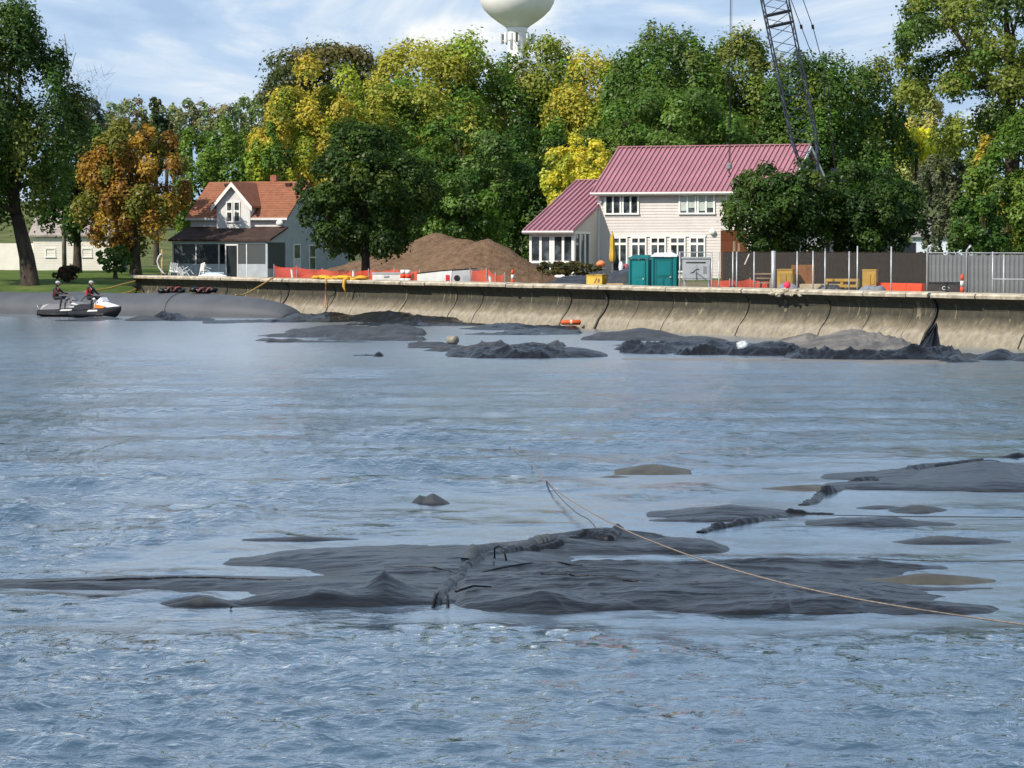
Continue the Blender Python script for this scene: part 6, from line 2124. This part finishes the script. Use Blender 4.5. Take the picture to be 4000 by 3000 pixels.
MB().tube([tl + Vector((-0.1, 0, 0)), hk + Vector((0, 0, 0.3))], 0.022, 5).build('hoist_line', M_black, cr)
MB().tube([tl + Vector((0.05, 0.25, 0)), hk + Vector((0.06, 0.05, 0.3))], 0.014, 5).build('hoist_line', M_black, cr)
m = MB().lathe([(0.05, -.05), (0.16, .02), (0.16, .26), (0.05, .32)], 10, hk)
hb = m.build('hook_block', mat('hook_grey', (0.25, 0.25, 0.26), 0.5), cr)
m = MB().tube([hk + Vector(v_) for v_ in ((0, 0, -.05), (0, 0, -.2), (.09, 0, -.3), (.06, 0, -.42), (-.05, 0, -.4))], 0.035, 6)
m.build('hook', M_black, hb)
MB().box(tl.x - .4, tl.x + .3, tl.y - .2, tl.y + .2, tl.z - .3, tl.z + .3).build('boom_head', M_crane, cr)

# ================================================================== JET SKIS AND RIDERS
def skin_body(name, parent, pts, edges, radii, m_, sub=1):
    me = bpy.data.meshes.new(name)
    me.from_pydata([tuple(p_) for p_ in pts], edges, [])
    me.materials.append(m_)
    o = link(name, me, parent)
    md = o.modifiers.new('skin', 'SKIN')
    sv = me.skin_vertices[0].data
    for i, r_ in enumerate(radii):
        sv[i].radius = (r_, r_) if not hasattr(r_, '__len__') else r_
    sv[0].use_root = True
    md.use_smooth_shade = True
    s2_ = o.modifiers.new('sub', 'SUBSURF')
    s2_.levels = sub
    s2_.render_levels = sub
    return o


M_wet = mat('black_wetsuit', (0.018, 0.017, 0.022), 0.6, 0.25, 4)
M_skin = mat('sunburnt_skin', (0.36, 0.19, 0.13), 0.55, 0.08, 8)
M_jean = mat('blue_shorts', (0.06, 0.09, 0.18), 0.8, 0.2, 8)
M_vest = mat('red_life_vest', (0.62, 0.022, 0.025), 0.7, 0.12, 6)
M_vestd = mat('dark_maroon_vest', (0.045, 0.012, 0.016), 0.7, 0.2, 6)
M_helm = mat('pale_cap', (0.42, 0.46, 0.44), 0.4, 0.06, 6)
M_hair = mat('brown_hair', (0.05, 0.032, 0.02), 0.8, 0.3, 20)


def rider(label, loc, rz, seat, hands, feet, lean, sleeves, vest_m, panel_m, rear_panel):
    """a seated rider: seat, hands and feet given in the ski's own frame (x forward, y left)"""
    r = thing('person', label, 'person', loc, rz)
    S = Vector(seat)
    pel = S + Vector((0, 0, 0.11))
    ch = pel + Vector((lean * 0.22, 0, 0.26))
    nk = pel + Vector((lean * 0.42, 0, 0.52))
    hd = nk + Vector((lean * 0.10 + 0.03, 0, 0.17))
    top = hd + Vector((0, 0, 0.07))
    P = [pel, pel.lerp(ch, .5), ch, nk.lerp(ch, .25), nk, nk + Vector((0.01, 0, .07)), hd, top]
    E = [(0, 1), (1, 2), (2, 3), (3, 4), (4, 5), (5, 6), (6, 7)]
    R = [(0.19, .16), (0.17, .14), (0.21, .15), (0.17, .12), .065, .058, .098, .072]
    bodyv = len(P)
    for sg in (-1, 1):
        sh = nk + Vector((-.01, sg * 0.20, -0.06))
        ha = Vector(hands[0 if sg < 0 else 1])
        el = sh.lerp(ha, 0.5) + Vector((-.05, sg * .08, -0.10))
        hip = pel + Vector((0.03, sg * 0.11, -0.02))
        ft = Vector(feet[0 if sg < 0 else 1])
        kn = Vector(((hip.x + ft.x) / 2 + 0.26, (hip.y + ft.y) / 2 + sg * 0.06, max(hip.z, ft.z) + 0.06))
        i0 = len(P)
        P += [sh, sh.lerp(el, .5), el, el.lerp(ha, .6), ha]
        R += [.068, .056, .046, .040, .032]
        E += [(3, i0), (i0, i0 + 1), (i0 + 1, i0 + 2), (i0 + 2, i0 + 3), (i0 + 3, i0 + 4)]
        i1 = len(P)
        P += [hip, hip.lerp(kn, .5), kn, kn.lerp(ft, .5), ft, ft + Vector((0.17, 0, -.03))]
        R += [.10, .088, .062, .056, .042, .036]
        E += [(0, i1), (i1, i1 + 1), (i1 + 1, i1 + 2), (i1 + 2, i1 + 3), (i1 + 3, i1 + 4), (i1 + 4, i1 + 5)]
    skin_body('body', r, P, E, R, M_wet)
    # hands: palm, four fingers curled over the grip and a thumb under it
    for sg, ha in ((-1, Vector(hands[0])), (1, Vector(hands[1]))):
        m = MB().blob(tuple(ha + Vector((0.03, 0, 0))), (0.045, 0.042, 0.018), 8, 6)
        for k in range(4):
            y = (-.03 + .02 * k)
            L_ = (0.05, 0.058, 0.055, 0.043)[k]
            b0 = ha + Vector((0.06, y, 0.005))
            m.tube([b0, b0 + Vector((L_ * .6, 0, -.01)), b0 + Vector((L_ * .75, 0, -.04)), b0 + Vector((L_ * .3, 0, -.055))], [.0095, .009, .0085, .007], 5)
        b0 = ha + Vector((0.02, -sg * 0.035, -.005))
        m.tube([b0, b0 + Vector((0.03, -sg * .02, -.02)), b0 + Vector((0.055, -sg * .012, -.04))], [.011, .010, .008], 5)
        m.build('hand', M_skin, r, True)
    # face, hair and cap
    m = MB().blob(tuple(hd + Vector((0.03, 0, 0))), (0.088, 0.075, 0.105), 14, 10)
    m.blob(tuple(hd + Vector((0.125, 0, -0.01))), (0.02, 0.014, 0.022), 8, 6)
    for sg in (-1, 1):
        m.blob(tuple(hd + Vector((0.02, sg * 0.083, -0.005))), (0.016, 0.012, 0.03), 8, 6)
    f_ = m.build('face', M_skin, r, True)
    m = MB()
    for sg in (-1, 1):
        m.blob(tuple(hd + Vector((0.108, sg * 0.03, 0.012))), (0.010, 0.013, 0.008), 7, 5)
    m.build('eyes', M_black, f_, True)
    MB().blob(tuple(hd + Vector((0.108, 0, -0.052))), (0.010, 0.024, 0.007), 8, 5).build('mouth', mat('lips', (0.25, 0.08, 0.07), 0.6), f_, True)
    MB().blob(tuple(hd + Vector((-0.025, 0, -0.005))), (0.092, 0.09, 0.105), 14, 9).build('hair', M_hair, r, True)
    m = MB().blob(tuple(hd + Vector((0.0, 0, 0.075))), (0.118, 0.105, 0.085), 16, 9)
    m.prism([tuple(hd + Vector(v_)) for v_ in ((0.08, -.08, .065), (0.19, -.05, .055), (0.19, .05, .055), (0.08, .08, .065))], (0, 0, 0.012))
    m.build('cap', M_helm, r, True)
    # vest shell round the chest
    ax_ = (nk - pel)
    r.scale = (1.17, 1.25, 1.17)
    vs = []
    nk_ = 18
    prof_ = [(0.10, .185, .155), (0.30, .185, .150), (0.55, .215, .155), (0.80, .21, .140), (0.93, .15, .11)]
    for f, ry, rx in prof_:
        c = pel + ax_ * f
        for j in range(nk_):
            a = 2 * math.pi * j / nk_
            vs.append(c + Vector((rx * math.cos(a), ry * math.sin(a), 0)))
    m = MB().add(vs, [(i * nk_ + j, i * nk_ + (j + 1) % nk_, (i + 1) * nk_ + (j + 1) % nk_, (i + 1) * nk_ + j) for i in range(len(prof_) - 1) for j in range(nk_)] + [tuple(range((len(prof_) - 1) * nk_, len(prof_) * nk_))])
    v_ = m.build('life_vest', vest_m, r, True)
    # coloured panel on the right flank of the vest, which faces the shore camera
    rows_p = []
    for f in np.linspace(0.36 if not rear_panel else 0.30, 0.86, 7):
        c = pel + ax_ * float(f)
        ry = np.interp(f, [q_[0] for q_ in prof_], [q_[1] for q_ in prof_]) + .028
        rx = np.interp(f, [q_[0] for q_ in prof_], [q_[2] for q_ in prof_]) + .028
        a0, a1 = (-1.35, -0.35) if not rear_panel else (-2.3, -0.62)
        rows_p.append([tuple(c + Vector((rx * math.cos(a), ry * math.sin(a), 0))) for a in np.linspace(a0, a1, 8)])
    A2 = np.array(rows_p)
    link('vest_panel', grid_mesh('vest_panel', A2[..., 0], A2[..., 1], A2[..., 2], panel_m), v_)
    MB().tube([nk + Vector((.07, -.1, 0.0)), nk + Vector((.10, -.08, -.05)), nk + Vector((.13, -.06, -.12))], 0.014, 5).build('vest_trim', M_white, v_)
    return r


def hull_loft(stations, n=12):
    """stations: (x, half width, keel z, chine z, deck z)"""
    rows_ = []
    for x_, w, k, c, d_ in stations:
        row = []
        for j in range(n + 1):
            f = j / n * 2 - 1
            af = abs(f)
            if af < 0.5: y = w * af * 2 * .96; z = k + (c - k) * (af * 2) ** 1.3
            else: y = w * (0.96 + 0.04 * math.sin((af - .5) * 2 * math.pi)); z = c + (d_ - c) * (af - .5) * 2
            row.append((x_, math.copysign(y, f) if f else 0, z))
        rows_.append(row)
    return np.array(rows_)


def jet_ski(label, loc, rz, m_hull, m_deck, m_hood, m_accent, m_seat):
    r = thing('jet_ski', label, 'jet ski', loc, rz, 'jet skis by the grey tube')
    st = [(-1.55, .44, -.02, .10, .30), (-1.2, .54, -.16, .08, .34), (-.4, .58, -.2, .08, .38), (.4, .56, -.2, .10, .44), (1.0, .42, -.14, .18, .52), (1.4, .22, .05, .32, .58), (1.62, .04, .34, .5, .60)]
    A_ = hull_loft(st)
    h = link('hull', grid_mesh('hull', A_[..., 0], A_[..., 1], A_[..., 2], m_hull), r)
    MB().prism([(-1.55, y_, z_) for y_, z_ in ((-.42, .02), (.42, .02), (.44, .3), (-.44, .3))], (-0.02, 0, 0)).build('transom', m_hull, h)
    # deck with footwells
    dk = np.array([[(x_, y_ * w, z + (0.03 if abs(y_) > .8 else -.10 if abs(y_) > .45 and x_ < .5 else 0.03)) for y_ in (-1, -.9, -.75, -.5, -.4, 0, .4, .5, .75, .9, 1)] for x_, w, z in [(s_[0], s_[1], s_[4]) for s_ in st]])
    link('deck', grid_mesh('deck', dk[..., 0], dk[..., 1], dk[..., 2], m_deck), r)
    MB().prism([(-1.5, -.24, .33), (-.05, -.2, .33), (-.05, -.16, .80), (-.5, -.17, .70), (-.95, -.18, .72), (-1.35, -.15, .62)], (0, .42, 0)).build('saddle', m_seat, r)
    # hood and cowl
    st2 = [(-0.02, .20, .86, .40), (.15, .26, .98, .40), (.5, .36, .92, .42), (.9, .34, .80, .48), (1.3, .22, .70, .55), (1.58, .05, .62, .58)]
    hd_ = np.array([[(x_, w * math.sin(math.pi * (j / 12 - .5)) , lo + (z - lo) * max(0, math.cos(math.pi * (j / 12 - .5))) ** .55) for j in range(13)] for x_, w, z, lo in st2])
    ho = link('hood', grid_mesh('hood', hd_[..., 0], hd_[..., 1], hd_[..., 2], m_hood), r)
    for sg in (-1, 1):
        MB().prism([(0.05, sg * .30, .52), (.75, sg * .40, .50), (.9, sg * .37, .62), (.2, sg * .31, .72)], (0, sg * .03, 0)).build('side_panel', m_accent, ho)
        MB().blob((.18, sg * .43, 1.02), (.09, .07, .07), 9, 6).build('mirror', m_hood, ho, True)
        MB().prism([(-.2, sg * .55, .30), (.5, sg * .56, .33), (.52, sg * .56, .42), (-.1, sg * .55, .40)], (0, sg * .02, 0)).build('trim_panel', M_white, h)
    MB().prism([(.30, -.25, .98), (.62, -.22, .90), (.45, -.2, 1.12)], (0, .5, 0)).build('windshield', m_hood, ho)
    hb_ = MB().tube([(-.02, -.40, 1.0), (.05, -.2, 1.02), (.12, 0, .98), (.05, .2, 1.02), (-.02, .40, 1.0)], .022, 6).build('handlebar', M_black, r, True)
    for sg in (-1, 1):
        MB().tube([(-.02, sg * .40, 1.0), (.01, sg * .28, 1.012)], .034, 7).build('grip', M_black, hb_, True)
    r.scale = (1.08, 1.08, 1.0)
    MB().tube([(-1.5, -.3, .42), (-1.62, -.25, .62), (-1.62, .25, .62), (-1.5, .3, .42)], .025, 6).build('rear_handle', M_steel, r, True)
    return r


q1 = G(262, 1237)
q2 = G(385, 1240)
rz1, rz2 = math.radians(-14), math.radians(-30)
M_silver = mat('silver_grey_hull', (0.17, 0.17, 0.185), 0.35, 0.1, 2, spec=0.5)
M_blackg = mat('black_gloss_hull', (0.015, 0.015, 0.018), 0.3, 0.2, 3, spec=0.5)
M_orange = mat('orange_panel', (0.75, 0.20, 0.03), 0.4, 0.08, 3)
M_hullw = mat('white_gelcoat', (0.80, 0.81, 0.83), 0.25, 0.04, 2, spec=0.5)
jet_ski('grey jet ski with pale rear deck carrying the left rider', (q1.x, q1.y, 0.04), rz1, M_blackg, M_hullw, M_silver, M_silver, M_silver)
jet_ski('white black and orange jet ski carrying the right rider', (q2.x, q2.y - 0.8, 0.06), rz2, M_blackg, M_blackg, M_hullw, M_orange, M_blackg)
rider('person in maroon vest with red panel on the grey jet ski', (q1.x, q1.y, 0.12), rz1, (-0.62, 0, 0.72), ((-.05, -.34, 1.03), (-.05, .34, 1.03)), ((-.2, -.40, .30), (-.2, .40, .30)), 0.20, None, M_vestd, M_vest, False)
rider('person in black with round red vest back on the white jet ski', (q2.x, q2.y - 0.8, 0.12), rz2, (-0.42, 0, 0.76), ((-.03, -.34, 1.03), (-.03, .34, 1.03)), ((-.05, -.40, .32), (-.05, .40, .32)), 0.14, None, M_wet, M_vest, True)
